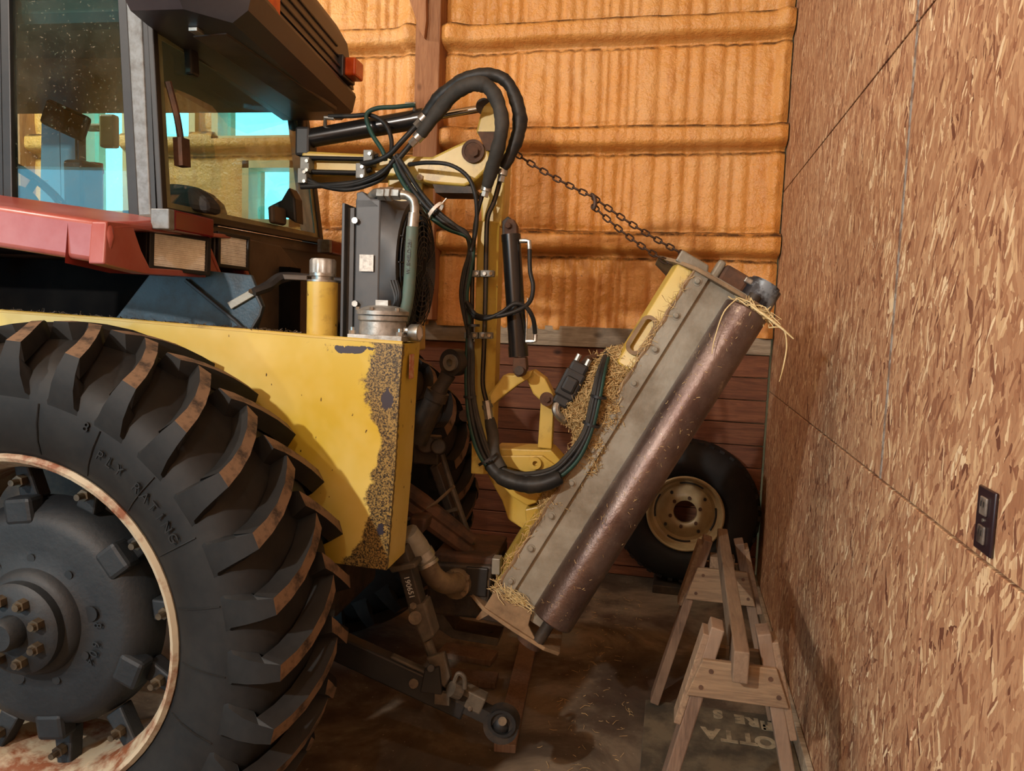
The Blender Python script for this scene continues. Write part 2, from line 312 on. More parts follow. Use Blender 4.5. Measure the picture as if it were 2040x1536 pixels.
# front wall, behind the viewer, with a wide open daylight doorway at the left
b = MB(); DX0, DX1, DZ = -8.2, -4.4, 3.3
b.box(((DX1+1.2)/2, YF-.1, ZC/2), (1.2-DX1, .2, ZC)); b.box(((XL+DX0)/2, YF-.1, ZC/2), (DX0-XL, .2, ZC)); b.box(((DX0+DX1)/2, YF-.1, (ZC+DZ)/2), (DX1-DX0, .2, ZC-DZ))
struct(b.build('wall_front', M['foam'], smooth=0))
L = bpy.data.lights.new('door_portal', 'AREA'); L.shape = 'RECTANGLE'; L.size = DX1-DX0; L.size_y = DZ; L.cycles.is_portal = True
lo = bpy.data.objects.new('door_portal', L); COL.objects.link(lo); lo.location = ((DX0+DX1)/2, YF-.02, DZ/2); lo.rotation_euler = (R(90), 0, 0)
# value noise for the foam
def vnoise(x, y, seed):
    r = np.random.default_rng(seed); g = r.random((256, 256)); xi = np.floor(x).astype(int); yi = np.floor(y).astype(int); fx = x-xi; fy = y-yi
    fx = fx*fx*(3-2*fx); fy = fy*fy*(3-2*fy); q = lambda a, c: g[a % 256, c % 256]
    return (q(xi, yi)*(1-fx)+q(xi+1, yi)*fx)*(1-fy)+(q(xi, yi+1)*(1-fx)+q(xi+1, yi+1)*fx)*fy
def fbm(x, y, seed, o=4): return sum(vnoise(x*2**k, y*2**k, seed+k)*.5**k for k in range(o))/sum(.5**k for k in range(o))-.5
BOARDZ0, BOARDZ1 = 1.494, 1.628
xs = np.concatenate([np.arange(XL, -3.0, .035), np.arange(-3.0, WX-.012, .0105), [WX-.006]]); zs = np.arange(1.60, ZC+.01, .0105)
zs = np.concatenate([zs[zs < 3.75], np.arange(3.75, ZC+.03, .04)])
GX, GZ = np.meshgrid(xs, zs, indexing='ij')
WINS = [(-4.36, -3.98, 2.31, 3.20), (-3.86, -3.44, 2.83, 3.12), (-3.26, -2.66, 2.83, 3.12), (-3.02, -2.66, 2.26, 2.66)]
h = .05+.035*fbm(GX*1.2, GZ*1.2, 3)+.016*fbm(GX*7, GZ*7, 9)+.007*fbm(GX*30, GZ*30, 21, 2)
warp = GX+.022*fbm(GX*3, GZ*1.1, 31)+.05*fbm(GX*.7, GZ*.5, 35)
edges = np.cumsum(rng.uniform(.045, .135, 200))+XL-.2; depth = rng.uniform(.25, 1, 200)
idx = np.searchsorted(edges, warp); e0 = edges[np.clip(idx-1, 0, 199)]; e1 = edges[np.clip(idx, 0, 199)]
dd = np.minimum((warp-e0)/.03, (e1-warp)/.018); dpt = np.where((warp-e0) < (e1-warp), depth[np.clip(idx-1, 0, 199)], depth[np.clip(idx, 0, 199)])
rib = np.exp(-np.clip(dd, 0, 9)**1.3)*dpt*.028*(.55+.9*np.clip(fbm(GX*2, GZ*1.6, 41)+.4, 0, 1))
h -= rib
PURL = [3.539, 2.892, 2.238, 4.19]
for k, zt in enumerate(PURL):
    zc = zt-.07+.012*fbm(GX*1.5, GX*0+k, 50+k); hw = .072+.016*fbm(GX*3, GX*0+k*3, 60+k)
    t_ = np.abs(GZ-zc)/hw; bul = np.clip(1-t_**4, 0, 1)**.6
    h = np.where(t_ < 1, np.maximum(h, h*.35+.045+.085*bul), h)
    h -= .03*np.exp(-((GZ-(zc-hw-.012))/.018)**2)+.012*np.exp(-((GZ-(zc+hw+.01))/.02)**2)
POSTX0, POSTX1 = -1.765, -1.60
for px in (POSTX0-.06, POSTX1+.07):                                 # foam swells beside the post
    h += .07*np.exp(-((GX-px)/.055)**2)*(.7+.8*fbm(GX*5, GZ*4, 71))
h += .06*np.exp(-((GX-(WX-.05))/.05)**2)*(.7+.9*fbm(GX*6, GZ*5, 75))
h += .05*np.exp(-((GZ-1.62)/.05)**2)*(.4+fbm(GX*5, GZ*5, 79))
h = np.clip(h, .012, .3)
nx, nz = GX.shape; idx = np.arange(nx*nz).reshape(nx, nz); V = np.stack([GX, DY-h, GZ], -1).reshape(-1, 3)
cxm = (xs[:-1]+xs[1:])/2; czm = (zs[:-1]+zs[1:])/2; keep = np.ones((nx-1, nz-1), bool)
for x0, x1, z0, z1 in WINS: keep &= ~(((cxm > x0) & (cxm < x1))[:, None] & ((czm > z0) & (czm < z1))[None, :])
q = np.stack([idx[:-1, :-1], idx[1:, :-1], idx[1:, 1:], idx[:-1, 1:]], -1)[keep]
me = bpy.data.meshes.new('wall_back'); me.from_pydata(V.tolist(), [], q.tolist()); me.polygons.foreach_set('use_smooth', [True]*len(me.polygons)); me.materials.append(M['foam'])
wall_back = bpy.data.objects.new('wall_back', me); COL.objects.link(wall_back); struct(wall_back)
# backing sheet with the window openings, and plank wainscot below
b = MB(); gx = sorted({XL, 1.2}.union(*[{q[0], q[1]} for q in WINS])); gz = sorted({0., ZC}.union(*[{q[2], q[3]} for q in WINS]))
for x0, x1 in zip(gx, gx[1:]):
    for z0, z1 in zip(gz, gz[1:]):
        if not any(q[0] <= (x0+x1)/2 <= q[1] and q[2] <= (z0+z1)/2 <= q[3] for q in WINS): b.box(((x0+x1)/2, DY+.10, (z0+z1)/2), (x1-x0, .12, z1-z0))
b.build('backing_sheet', M['sheet'], wall_back, smooth=0)
for i, (x0, x1, z0, z1) in enumerate(WINS):
    b = MB(); t_ = .05
    for a in (x0, x1): b.box((a, DY-.02, (z0+z1)/2), (t_, .16, z1-z0+t_))
    for a in (z0, z1): b.box(((x0+x1)/2, DY-.02, a), (x1-x0+t_, .16, t_))
    wn = struct(b.build('window_%d' % (i+1), M['cream'], smooth=0)); 
    b = MB(); b.box(((x0+x1)/2, DY+.02, (z0+z1)/2), (x1-x0, .006, z1-z0)); b.build('pane', M['gside'], wn, smooth=0)
PL = .143; z = BOARDZ0
row = 0
while z > .02:
    z0 = max(z-PL, 0); x = XL+rng.uniform(0, 1.5); st = XL
    cuts = [XL, -5.2+rng.uniform(-.6, .6), -2.1+rng.uniform(-.5, .5), WX-.01]
    for k in range(3):
        b = MB(); d = rng.uniform(0, .006); b.box(((cuts[k]+cuts[k+1])/2, DY-.012-d, (z+z0)/2+rng.uniform(-.001, .001)), (cuts[k+1]-cuts[k]-.003, .026, z-z0-.005)); b.build('plank', M['plank'], wall_back, smooth=0, bevel=.003, seg=1)
    z -= PL; row += 1
b = MB(); b.box(((XL+WX)/2, DY-.03, (BOARDZ0+BOARDZ1)/2), (WX-XL-.02, .06, BOARDZ1-BOARDZ0-.004)); b.build('weathered_cap_board', M['greyboard'], wall_back, smooth=0, bevel=.004)
# posts and brace
for k, (a, c) in enumerate(((POSTX0, POSTX1), (-4.95, -4.8))):
    b = MB(); b.box(((a+c)/2, DY-.10, (BOARDZ1+ZC)/2), (c-a, .17, ZC-BOARDZ1-.01))
    b.build('timber_post', M['post'], wall_back, smooth=0, bevel=.006)
p0, p1 = PY(815, -40, 4.84), PY(845, 72, 4.84)
b = MB(); pp = [PY(800, -60, 4.80), PY(848, -60, 4.80), PY(849, 40, 4.80), PY(845, 76, 4.80), PY(836, 62, 4.80), PY(816, 0, 4.80)]; b.prism(pp, (0, .04, 0))
b.build('roof_brace', M['post'], wall_back, smooth=0, bevel=.003)
# right wall: OSB sheets, floor strip
wr = MB().box((WX+.06, (YF+DY)/2, ZC/2), (.09, DY-YF, ZC)).build('wall_right', M['trim'], smooth=0); struct(wr)
def seamY(px, py): return float(hit(px, py, np.array([1., 0, 0]), WX)[1])
rows = [(.05, 1.27, [DY-.004, 1.75, -.69, -3.13, YF]), (1.27, 2.49, [DY-.004, seamY(1753, 955), seamY(1753, 955)-2.44, YF]), (2.49, 3.71, [DY-.004, seamY(1826, 40), seamY(1826, 40)-2.44, YF]), (3.71, 4.58, [DY-.004, 2.0, -.4, -2.9, YF])]
rows[0] = (.05, 1.27, [DY-.004, seamY(1852, 1045), seamY(1852, 1045)-2.44, YF])
for z0, z1, ys in rows:
    for k in range(len(ys)-1):
        b = MB(); b.box((WX+.007+rng.uniform(0, .0015), (ys[k]+ys[k+1])/2, (z0+z1)/2), (.012, ys[k]-ys[k+1]-.007, z1-z0-.006)); o = b.build('osb_sheet', M['osb'], wr, smooth=0, bevel=.0025, seg=2)
for z0, z1, yj in ((1.275, 2.485, rows[1][2][1]), (2.495, 3.70, rows[2][2][1])):
    b = MB(); b.box((WX+.0005, yj, (z0+z1)/2), (.002, .014, z1-z0)); b.build('joint_filler', simple('chalky_joint', srgb(150, 146, 140), srgb(120, 100, 86), 30, .8, 0, 0, lo=.45, hi=.55), wr, 0)
b = MB(); b.box((WX-.012, (DY+1)/2, .045), (.022, DY-1, .09)); o = b.build('baseboard_right', M['greyboard'], smooth=0, bevel=.003); struct(o)
b = MB()
# ------------------------------------------------------------------ wall outlet
oc = np.array([WX, 1.515, 1.347]); t = thing('wall_outlet', 'dark double power outlet plate on the particle board wall', 'outlet', oc)
b = MB(); b.box(oc+[-.003, 0, 0], (.007, .078, .118)); b.build('cover_plate', M['outlet'], t, bevel=.003)
for dz in (.026, -.026):
    b = MB(); b.box(oc+[-.0085, 0, dz], (.005, .030, .034)); o = b.build('socket', M['socket'], t, bevel=.008, seg=3)
    b = MB()
    for dy in (-.006, .006): b.box(oc+[-.0112, dy, dz+.004], (.001, .0025, .010))
    b.build('socket_slot', M['trim'], o, smooth=0)
b = MB(); b.cyl(oc+[-.009, 0, 0], oc+[-.0065, 0, 0], .0035, n=10); b.build('screw', M['zinc'], t)
# ------------------------------------------------------------------ tractor
TU, TZ, TV = -1.596, .80, 1.70                    # rear axle: along, height; outer face of the near tyre
tr = thing('tractor', 'red and black farm tractor with dusty cab and muddy ribbed rear tyres', 'tractor', W(TU, 2.85, 0))
def text_mesh(txt, size, ext=.0015, bold=0.):
    cu = bpy.data.curves.new('t', 'FONT'); cu.body = txt; cu.size = size; cu.extrude = ext; cu.offset = bold; cu.align_x = 'CENTER'; cu.align_y = 'CENTER'
    ob = bpy.data.objects.new('t', cu); COL.objects.link(ob); dg = bpy.context.evaluated_depsgraph_get(); me = bpy.data.meshes.new_from_object(ob.evaluated_get(dg))
    bpy.data.objects.remove(ob); vs = [np.array(v.co) for v in me.vertices]; fs = [tuple(p.vertices) for p in me.polygons]; bpy.data.meshes.remove(me); return vs, fs
def put_text(mb, txt, size, o, x, y, ext=.0015):
    vs, fs = text_mesh(txt, size, ext); x = nrm(x); y = nrm(y); n = np.cross(x, y); mb.add([np.asarray(o)+x*v[0]+y*v[1]+n*v[2] for v in vs], fs)
def arc_text(mb, txt, size, c, ax, rad, a0, da, h):
    # letters standing outward along an arc in the wheel plane, seen from the near side
    for i, ch in enumerate(txt):
        if ch == ' ': continue
        a = R(a0-da*i); rd = UU*math.cos(a)+ZZ*math.sin(a); tg = UU*math.sin(a)-ZZ*math.cos(a)
        put_text(mb, ch, size, c+rd*rad+ax*h, tg, rd, .002)
NLUG = 29
def make_lug(c, sgn, a_tip, nm, parent, width=.46, Rt=.775, Rc=.822):
    # sgn +1: lug starts on the near shoulder and sweeps to the middle
    b = MB(); secs = []
    prof = [(-.95, .615, .006, 0, .042), (-.75, .65, -.004, .35, .037), (-.45, .695, -.014, .8, .031), (-.2, .738, -.012, 1, .026), (0, Rt, -.002, 1, .021), (.22, Rt+.018, .05, 1, .019), (.45, Rt+.034, .105, 1, .018), (.7, Rt+.044, .165, 1, .018), (.9, Rc, .215, 1, .020), (1.0, Rc-.002, .25, 1, .022)]
    ang = [-.4, -.3, -.2, -.1, 0, 1.3, 3.2, 5.8, 8.4, 10.2]
    for (s_, rr, ww, k, hw), da in zip(prof, ang):
        base = rr-.05*k if s_ >= 0 else rr-.03*k
        bw = hw*(1.65 if s_ >= 0 else 1.35)
        row_ = []
        for rad, off in ((base, -bw), (rr, -hw), (rr, hw), (base, bw)):
            a = R(a_tip+da)+off/rad; wv = ww+(.03*k if rad == base and s_ < 0 else 0)
            wv = wv if sgn > 0 else width-wv
            row_.append(c+(UU*math.cos(a)+ZZ*math.sin(a))*rad+VV*wv)
        secs.append(row_)
    v = [p for r_ in secs for p in r_]; n = len(secs)
    f = [(i*4+k, i*4+k+1, (i+1)*4+k+1, (i+1)*4+k) for i in range(n-1) for k in range(3)]; ms = [0, 1, 0]*(n-1)
    for i in range(n-1):
        if i < 4: ms[i*3+1] = 0
    k0 = len(b.v); b.v += [tuple(p) for p in v]; b.f += f+[((n-1)*4, (n-1)*4+1, (n-1)*4+2, (n-1)*4+3)]; b.m += ms+[0]
    return b
def make_wheel(tv, near):
    c = W(TU, tv, TZ); wdt = .46
    hp = [(.455, .075), (.470, .050), (.490, .035), (.53, .016), (.58, .004), (.63, .0), (.68, .008), (.715, .030), (.738, .065), (.752, .11), (.768, .18), (.772, .23)]
    prof = hp+[(r_, wdt-h_) for r_, h_ in hp[:-1][::-1]]
    b = MB(); b.lathe(c, VV, prof+[(.445, wdt-.08), (.445, .08)], 96, closed=True)
    for v_i, v_ in enumerate(b.v):
        if v_[2] < .0: b.v[v_i] = (v_[0], v_[1], .0)
    ty = b.build('rear_tire', M['tyre'], tr, 50)
    if near:
        for i_, ch_ in enumerate('8 PLY RATING'):
            if ch_ != ' ': b = MB(); arc_text(b, ch_, .036, c, VV, .62 if i_ == 0 else .575, 66-3.1*i_, 3.1, -.003); b.build('raised_letter', M['tyre'], ty, 0)
        for a in np.arange(-20, 100, 16.5):
            ra = UU*math.cos(R(a))+ZZ*math.sin(R(a)); b = MB(); b.tube([c+ra*r_+VV*h_ for r_, h_ in ((.49, .034), (.53, .014), (.58, .001), (.63, -.002))], .0018, 4, False); b.build('mould_line', M['tyre'], ty, 0)
    for side in (1, -1):
        base = None
        for k in range(NLUG):
            a = (48.9 if side > 0 else 54.2)+k*360/NLUG
            if base is None:
                base = make_lug(c, side, a, 'tread_lug', ty).build('tread_lug', [M['tyre'], M['mud']], ty, 35, bevel=0)
                cc = Vector(c-ROOT[tr.name]); ax = Vector(VV)
            else:
                o = copy_obj(base); m = Matrix.Translation(cc) @ Matrix.Rotation(-R(k*360/NLUG), 4, ax) @ Matrix.Translation(-cc); o.matrix_local = m
    # rim and centre
    b = MB(); pr_ = [(.474, .060), (.476, .040), (.466, .030), (.456, .034), (.450, .060), (.432, .09), (.425, .13), (.425, .33), (.432, .37), (.474, .42), (.466, .43), (.44, .37), (.44, .1)]
    b.lathe(c, VV, pr_, 72, closed=True); rim = b.build('rim', M['rim'], tr, 40)
    b = MB(); dsk = [(.02, .07), (.13, .07), (.145, .085), (.15, .10), (.20, .115), (.265, .10), (.30, .115), (.325, .16), (.33, .21), (.30, .24), (.10, .25), (.05, .25)]
    b.lathe(c, VV, dsk, 64); ctr = b.build('wheel_center', M['casting'], tr, 50)
    b = MB(); b.lathe(c, VV, [(.0, -.015), (.035, -.015), (.042, -.005), (.045, .03), (.112, .035), (.125, .045), (.125, .075)], 40); b.build('hub_flange', M['casting'], ctr, 40)
    for k in range(8):
        a = R(20+45*k); q_ = c+(UU*math.cos(a)+ZZ*math.sin(a))*.085+VV*.036; b = MB(); b.cyl(q_, q_-VV*.024, .017, n=6); b.cyl(q_-VV*.02, q_-VV*.034, .010, n=10); b.build('hub_bolt', M['bolt'], ctr, 30)
    for k in range(12):
        a = R(8+30*k); ra = UU*math.cos(a)+ZZ*math.sin(a); tg = -UU*math.sin(a)+ZZ*math.cos(a)
        b = MB(); b.prism([c+ra*.33+tg*s_*.03+VV*.15 for s_ in (-1, 1)]+[c+ra*.43+tg*s_*.022+VV*.135 for s_ in (1, -1)], VV*.05); lugm = b.build('rim_clamp', M['casting'], rim, 0, bevel=.006)
        q_ = c+ra*.385+VV*.14; b = MB(); b.cyl(q_, q_-VV*.022, .017, n=6); b.cyl(q_-VV*.02, q_-VV*.045, .009, n=10); b.build('clamp_bolt', M['bolt'], rim, 30)
    for k in range(6):
        a = R(38+60*k); ra = UU*math.cos(a)+ZZ*math.sin(a); tg = -UU*math.sin(a)+ZZ*math.cos(a)
        b = MB(); b.box(c+ra*.305+VV*.13, (.075, .085, .06), (ra, tg, VV)); b.build('cast_boss', M['casting'], ctr, 0, bevel=.012)
    for k in range(9):
        a = R(12+40*k); ra = UU*math.cos(a)+ZZ*math.sin(a); b = MB(); q_ = c+ra*.175+VV*.108; b.cyl(q_, q_-VV*.003, .012 if k % 3 else .022, n=16); b.build('plug_hole', M['trim'], ctr, 0)
    if near:
        b = MB(); arc_text(b, '8 604', .034, c, VV, .195, 2, 8, .105); b.build('cast_number', M['casting'], ctr, 0)
    return c
make_wheel(TV, True); make_wheel(3.56, False)
# axle, transmission, frame
b = MB(); b.cyl(W(TU, TV+.2, TZ), W(TU, 3.8, TZ), .13, n=24); b.cyl(W(TU, 2.3, TZ), W(TU, 3.4, TZ), .2, n=24); b.build('rear_axle', M['steel'], tr)
b = MB(); b.box(W(-2.2, 2.85, .85), (1.7, .5, .62), (UU, VV, ZZ)); b.box(W(-1.25, 2.85, .78), (.4, .46, .5), (UU, VV, ZZ)); b.build('transmission_housing', M['steel'], tr, 0, bevel=.03)
b = MB(); b.box(W(-4.4, 2.85, 1.25), (3.0, .62, .8), (UU, VV, ZZ)); b.build('hood', M['red'], tr, 0, bevel=.08, seg=4)
# ---- fender
FV = 1.93
def fx(px, py): return P(px, py, FV)
fe = MB(); pts = [fx(-260, 372), fx(213, 441), fx(219, 470), fx(207, 526), fx(195, 524), fx(-260, 452)]
fe.prism(pts, VV*.03)
tp = [fx(-260, 372), fx(213, 441)]; fe.add([tp[0]+VV*.02, tp[1]+VV*.02, tp[1]+VV*.33+ZZ*.045, tp[0]+VV*.33+ZZ*.045, tp[0]+VV*.02-ZZ*.03, tp[1]+VV*.02-ZZ*.03, tp[1]+VV*.33+ZZ*.015, tp[0]+VV*.33+ZZ*.015], [(0, 1, 2, 3), (4, 7, 6, 5), (0, 4, 5, 1), (1, 5, 6, 2), (2, 6, 7, 3), (3, 7, 4, 0)])
fen = fe.build('rear_fender', M['red'], tr, 40, bevel=.018, seg=3)
FU = float(P(213, 480, FV)@UU)
def fr(px, py, du=0.): return PU(px, py, FU+du)
# rear lamp bar: outline with two lamp openings, built as a frame of bars
def ring(mb, outer, inner, vec):
    n = len(outer); o_ = [np.asarray(p, float) for p in outer]; i_ = [np.asarray(p, float) for p in inner]; vec = np.asarray(vec)
    v = o_+i_+[p+vec for p in o_]+[p+vec for p in i_]; f = []
    for k in range(n):
        j = (k+1) % n; f += [(k, j, n+j, n+k), (2*n+k, 3*n+k, 3*n+j, 2*n+j), (k, 2*n+k, 2*n+j, j), (n+k, n+j, 3*n+j, 3*n+k)]
    mb.add(v, f)
b = MB()
o1 = [fr(213, 441), fr(400, 462), fr(440, 555), fr(290, 546), fr(207, 526)]; i1 = [fr(268, 456), fr(385, 471), fr(416, 541), fr(300, 534), fr(283, 500)]
ring(b, o1, i1, -UU*.05); o2 = [fr(400, 462), fr(470, 468), fr(505, 564), fr(440, 555)]; i2 = [fr(413, 472), fr(462, 476), fr(492, 554), fr(443, 546)]
ring(b, o2, i2, -UU*.05); b.build('lamp_bar', M['red'], fen, 0, bevel=.008, seg=3)
b = MB(); b.add([p-UU*.12 for p in o1], [(0, 1, 2, 3, 4)]); b.add([p-UU*.12 for p in o2], [(0, 1, 2, 3)])
for ii in (i1, i2):
    for k in range(len(ii)): b.add([ii[k]-UU*.045, ii[(k+1) % len(ii)]-UU*.045, ii[(k+1) % len(ii)]-UU*.125, ii[k]-UU*.125], [(0, 1, 2, 3)])
b.build('lamp_recess', M['redin'], fen, 0)
def work_lamp(c, wd, hg, face, roll):
    n = nrm(face); x = nrm(np.cross(n, ZZ)); y = np.cross(x, n); x, y = -x*math.cos(roll)-y*math.sin(roll), y*math.cos(roll)-x*math.sin(roll)
    b = MB(); b.box(c-n*.03, (wd, hg, .07), (x, y, n)); hd = b.build('work_lamp', M['black'], tr, 0, bevel=.014, seg=3)
    b = MB(); ring(b, [c+x*i*wd*.5+y*j*hg*.5+n*.006 for i, j in ((-1, -1), (1, -1), (1, 1), (-1, 1))], [c+x*i*wd*.42+y*j*hg*.40+n*.006 for i, j in ((-1, -1), (1, -1), (1, 1), (-1, 1))], n*.014); b.build('lamp_bezel', M['trim'], hd, 0, bevel=.003)
    b = MB(); N = 16
    for k in range(N):
        b.box(c+y*hg*.40*(2*(k+.5)/N-1)+n*.008, (wd*.84, hg*.8/N*.98, .008+.0015*(k % 2)), (x, y, n))
    b.build('lamp_glass', M['lens'], hd, 0, bevel=.001, seg=1)
    return hd
c1 = PU(354, 504, FU-.02); work_lamp(c1, .222, .125, UU*.92-VV*.38, .03)
c2 = PU(459, 501, FU-.01); work_lamp(c2+UU*.0, .165, .125, UU*.98-VV*.2, .02)
# inner fender panel, mud guard edges, dark panels under the cab, black shade plate in the wheel well
b = MB(); IV = 2.42
b.prism([P(318, 520, IV), P(340, 532, IV), P(500, 548, IV), P(524, 610, IV), P(505, 672, IV), P(215, 690, IV), P(225, 640, IV)], VV*.02); ip = b.build('inner_fender', M['fenderpanel'], tr, 0, bevel=.004)  # left edge slanted along the fender's shadow line, shade cut into the outline
b = MB(); b.box(W(-2.3, 3.1, 1.55), (1.7, .1, .6), (UU, VV, ZZ)); b.build('well_shade_plate', M['well_shade'], tr, 0)  # added black plate, stands in for the deep shade under the fender
b = MB(); b.tube([P(370, 558, IV-.01), P(470, 640, IV-.01), P(490, 660, IV-.01)], .007, 6, False); b.tube([P(505, 575, IV-.01), P(522, 612, IV-.01), P(518, 628, IV-.01), P(500, 658, IV-.01)], .006, 6, False); b.build('panel_seam', M['trim'], ip)
b = MB(); b.prism([P(452, 603, IV-.012), P(507, 572, IV-.012), P(513, 585, IV-.012), P(460, 616, IV-.012)], VV*.012); b.build('slotted_bracket', M['greysteel'], ip, 0, bevel=.002)
b = MB(); b.cyl(P(500, 580, IV-.02), P(500, 580, IV), .009, n=6); b.build('bracket_bolt', M['bolt'], ip)
b = MB(); b.tube([P(505, 582, IV-.02), P(535, 570, 2.45), P(560, 554, 2.5), P(612, 552, 2.55), P(690, 560, 2.6)], [.014, .02, .02, .012, .010], 8); b.build('guard_arm', M['black'], tr)
b = MB(); b.prism([P(562, 546, 2.48), P(612, 549, 2.5), P(612, 559, 2.5), P(566, 557, 2.48)], VV*.05); b.build('arm_plate', M['brown'], tr, 0, bevel=.003)
CU = -1.50
b = MB(); b.prism([PU(470, 470, CU), PU(560, 490, CU), PU(600, 540, CU), PU(640, 690, CU), PU(490, 690, CU), PU(505, 565, CU)], -UU*.06)
b.build('cab_rear_panel', M['brown'], tr, 0, bevel=.006)
b = MB(); b.prism([PU(545, 484, CU-.02), PU(690, 506, CU-.02), PU(695, 700, CU-.02), PU(560, 690, CU-.02)], -UU*.05); b.build('cab_lower_panel', M['black'], tr, 0, bevel=.004)
# ---- cab
CV = 2.25
def cs(px, py, dv=0.): return P(px, py, CV+dv)
FVc = 3.52                                         # far side of the cab
b = MB(); b.prism([cs(247, -60), cs(277, -60), cs(301, 446), cs(276, 442)], VV*.04); b.build('cab_pillar', M['pillar'], tr, 0, bevel=.005)
b = MB(); b.prism([cs(277, -60, .005), cs(290, -60, .005), cs(312, 450, .005), cs(301, 446, .005)], VV*.06); b.build('pillar_seal', M['trim'], tr, 0)
b = MB(); ring(b, [cs(-2, -60), cs(248, -60), cs(277, 442), cs(6, 408)], [cs(17, -60), cs(231, -60), cs(256, 427), cs(24, 405)], VV*.03); swf = b.build('side_window_frame', M['trim'], tr, 0, bevel=.003)
b = MB(); b.prism([cs(17, -60, .014), cs(231, -60, .014), cs(256, 427, .014), cs(24, 405, .014)], VV*.004); b.build('side_window_glass', M['gside'], swf, 0)
b = MB(); b.prism([cs(-300, -60), cs(-2, -60), cs(6, 408), cs(-300, 370)], VV*.03); b.build('door_panel', M['trim'], tr, 0)
n0, n1, n2, n3 = P(292, 46, CV), P(313, 428, CV), P(638, 487, FVc), P(607, 226, FVc)
RN = nrm(np.cross(n1-n0, n3-n0)); RN = RN if RN@UU > 0 else -RN
def bil(s, t_): return (n0*(1-s)+n3*s)*(1-t_)+(n1*(1-s)+n2*s)*t_
b = MB(); ring(b, [n0, n1, n2, n3], [bil(.022, .035), bil(.022, .955), bil(.965, .955), bil(.965, .035)], RN*.02); rwf = b.build('rear_window_frame', M['trim'], tr, 0, bevel=.004)
b = MB(); g4 = [bil(.022, .035), bil(.022, .955), bil(.965, .955), bil(.965, .035)]; b.prism([p+RN*.006 for p in g4], RN*.004); b.build('rear_window_glass', M['grear'], rwf, 0)
b = MB(); ring(b, [p+RN*.011 for p in g4], [bil(s, t_)+RN*.011 for s, t_ in ((.045, .06), (.045, .925), (.94, .925), (.94, .06))], RN*.002); b.build('glass_edge_band', M['cream'] if False else simple('glass_edge', srgb(120, 124, 92), srgb(90, 92, 70), 8, .3), rwf, 0)
for s, t_, nm in ((.16, .10, 'window_hinge'), (.90, .08, 'window_hinge')):
    b = MB(); b.box(bil(s, t_)+RN*.03, (.03, .05, .10), (RN, nrm(n3-n0), nrm(n0-n1))); b.build(nm, M['trim'], rwf, 0, bevel=.008)
b = MB(); b.box(bil(.615, .865)+RN*.03, (.03, .13, .075), (RN, nrm(n3-n0), nrm(n0-n1))); b.build('window_latch', M['brown'], rwf, 0, bevel=.02, seg=3)
b = MB(); b.tube([bil(.04, .28)+RN*.03, bil(.065, .45)+RN*.035, bil(.085, .60)+RN*.03], .011, 8); b.box(bil(.085, .64)+RN*.03, (.03, .05, .09), (RN, nrm(n3-n0), nrm(n0-n1))); b.build('wiper_arm', M['rust'], rwf)
b = MB(); b.prism([bil(-.02, 1.0), bil(1.0, 1.0), bil(1.0, 1.075), bil(-.02, 1.09)], -RN*.05); b.build('sill_bar', M['brown'], tr, 0, bevel=.005)
b = MB(); b.prism([n3, n2, n2-UU*.09, n3-UU*.09], VV*.03); b.build('cab_pillar', M['trim'], tr, 0)
for (px0, px1, y0, y1, v_) in ((334, 402, 430, 456, None), (640, 671, 488, 500, 3.5)):
    if v_ is None: c_ = PU(372, 447, CU+.07); wd = .22
    else: c_ = P(655, 494, v_)+UU*.02; wd = .16
    b = MB(); b.box(c_, (.06, wd, .062), (UU, VV, ZZ)); tl = b.build('tail_lamp', M['redlens'], tr, 0, bevel=.006)
    b = MB(); b.box(c_-VV*(wd/2+.015), (.06, .03, .06), (UU, VV, ZZ)); b.build('lamp_end', M['pillar'], tl, 0, bevel=.003)
# roof
rz = 2.525
ra_, rb_ = P(470, 33, 2.15), P(712, 226, 3.42)
def roof_sec(v_, u_): return UU*u_+VV*v_
ur_n, ur_f = float(ra_@UU), float(rb_@UU); vn, vf = 2.15, 3.42
b = MB(); outl = []
prof = [(-.33, 0), (-.05, 0), (0, .035), (.015, .10), (.01, .115), (-.01, .118), (-.01, .128), (.005, .130), (-.01, .22), (-.03, .33), (-.08, .41), (-.3, .47), (-1.9, .49), (-1.9, .22), (-.33, .22)]
prof2 = [(-.33, 0), (-.16, 0), (-.10, .05), (-.07, .10), (-.07, .115), (-.08, .118), (-.08, .128), (-.07, .130), (-.09, .22), (-.12, .32), (-.18, .38), (-.35, .42), (-1.9, .44), (-1.9, .22), (-.33, .22)]
st = [(vn-.035, ur_n, prof2, .035), (vn-.01, ur_n, prof2, .012), (vn+.07, ur_n, prof, 0), (vf-.06, ur_f, prof, 0), (vf, ur_f, prof2, .02)]
vs = []
for v_, u_, pf, dz in st:
    for du, dz_ in pf: vs.append(W(u_+du, v_, rz+dz+dz_*(1-dz)))
n = len(prof); fs = [(i*n+k, i*n+(k+1) % n, (i+1)*n+(k+1) % n, (i+1)*n+k) for i in range(len(st)-1) for k in range(n)]+[tuple(range(n)), tuple(range((len(st)-1)*n, len(st)*n))]
b.add(vs, fs); rf = b.build('cab_roof', M['roof'], tr, 30)
for dz in (.165, .21, .255):
    b = MB(); q0, q1 = (W(ur_n+(ur_f-ur_n)*(v_-vn-.07)/(vf-vn-.13)-.002-(dz-.165)*.17, v_, rz+dz) for v_ in (vn+.32, vf-.26)); b.bar(q0, q1, .018, .012); b.build('roof_rib', M['roof'], rf, 0, bevel=.004)
b = MB(); b.prism([PZ(383, 74, rz-.004), PZ(452, 68, rz-.004), PZ(672, 222, rz-.004), PZ(615, 224, rz-.004)], ZZ*.02); b.build('roof_filter_panel', M['brown'], rf, 0, bevel=.006)
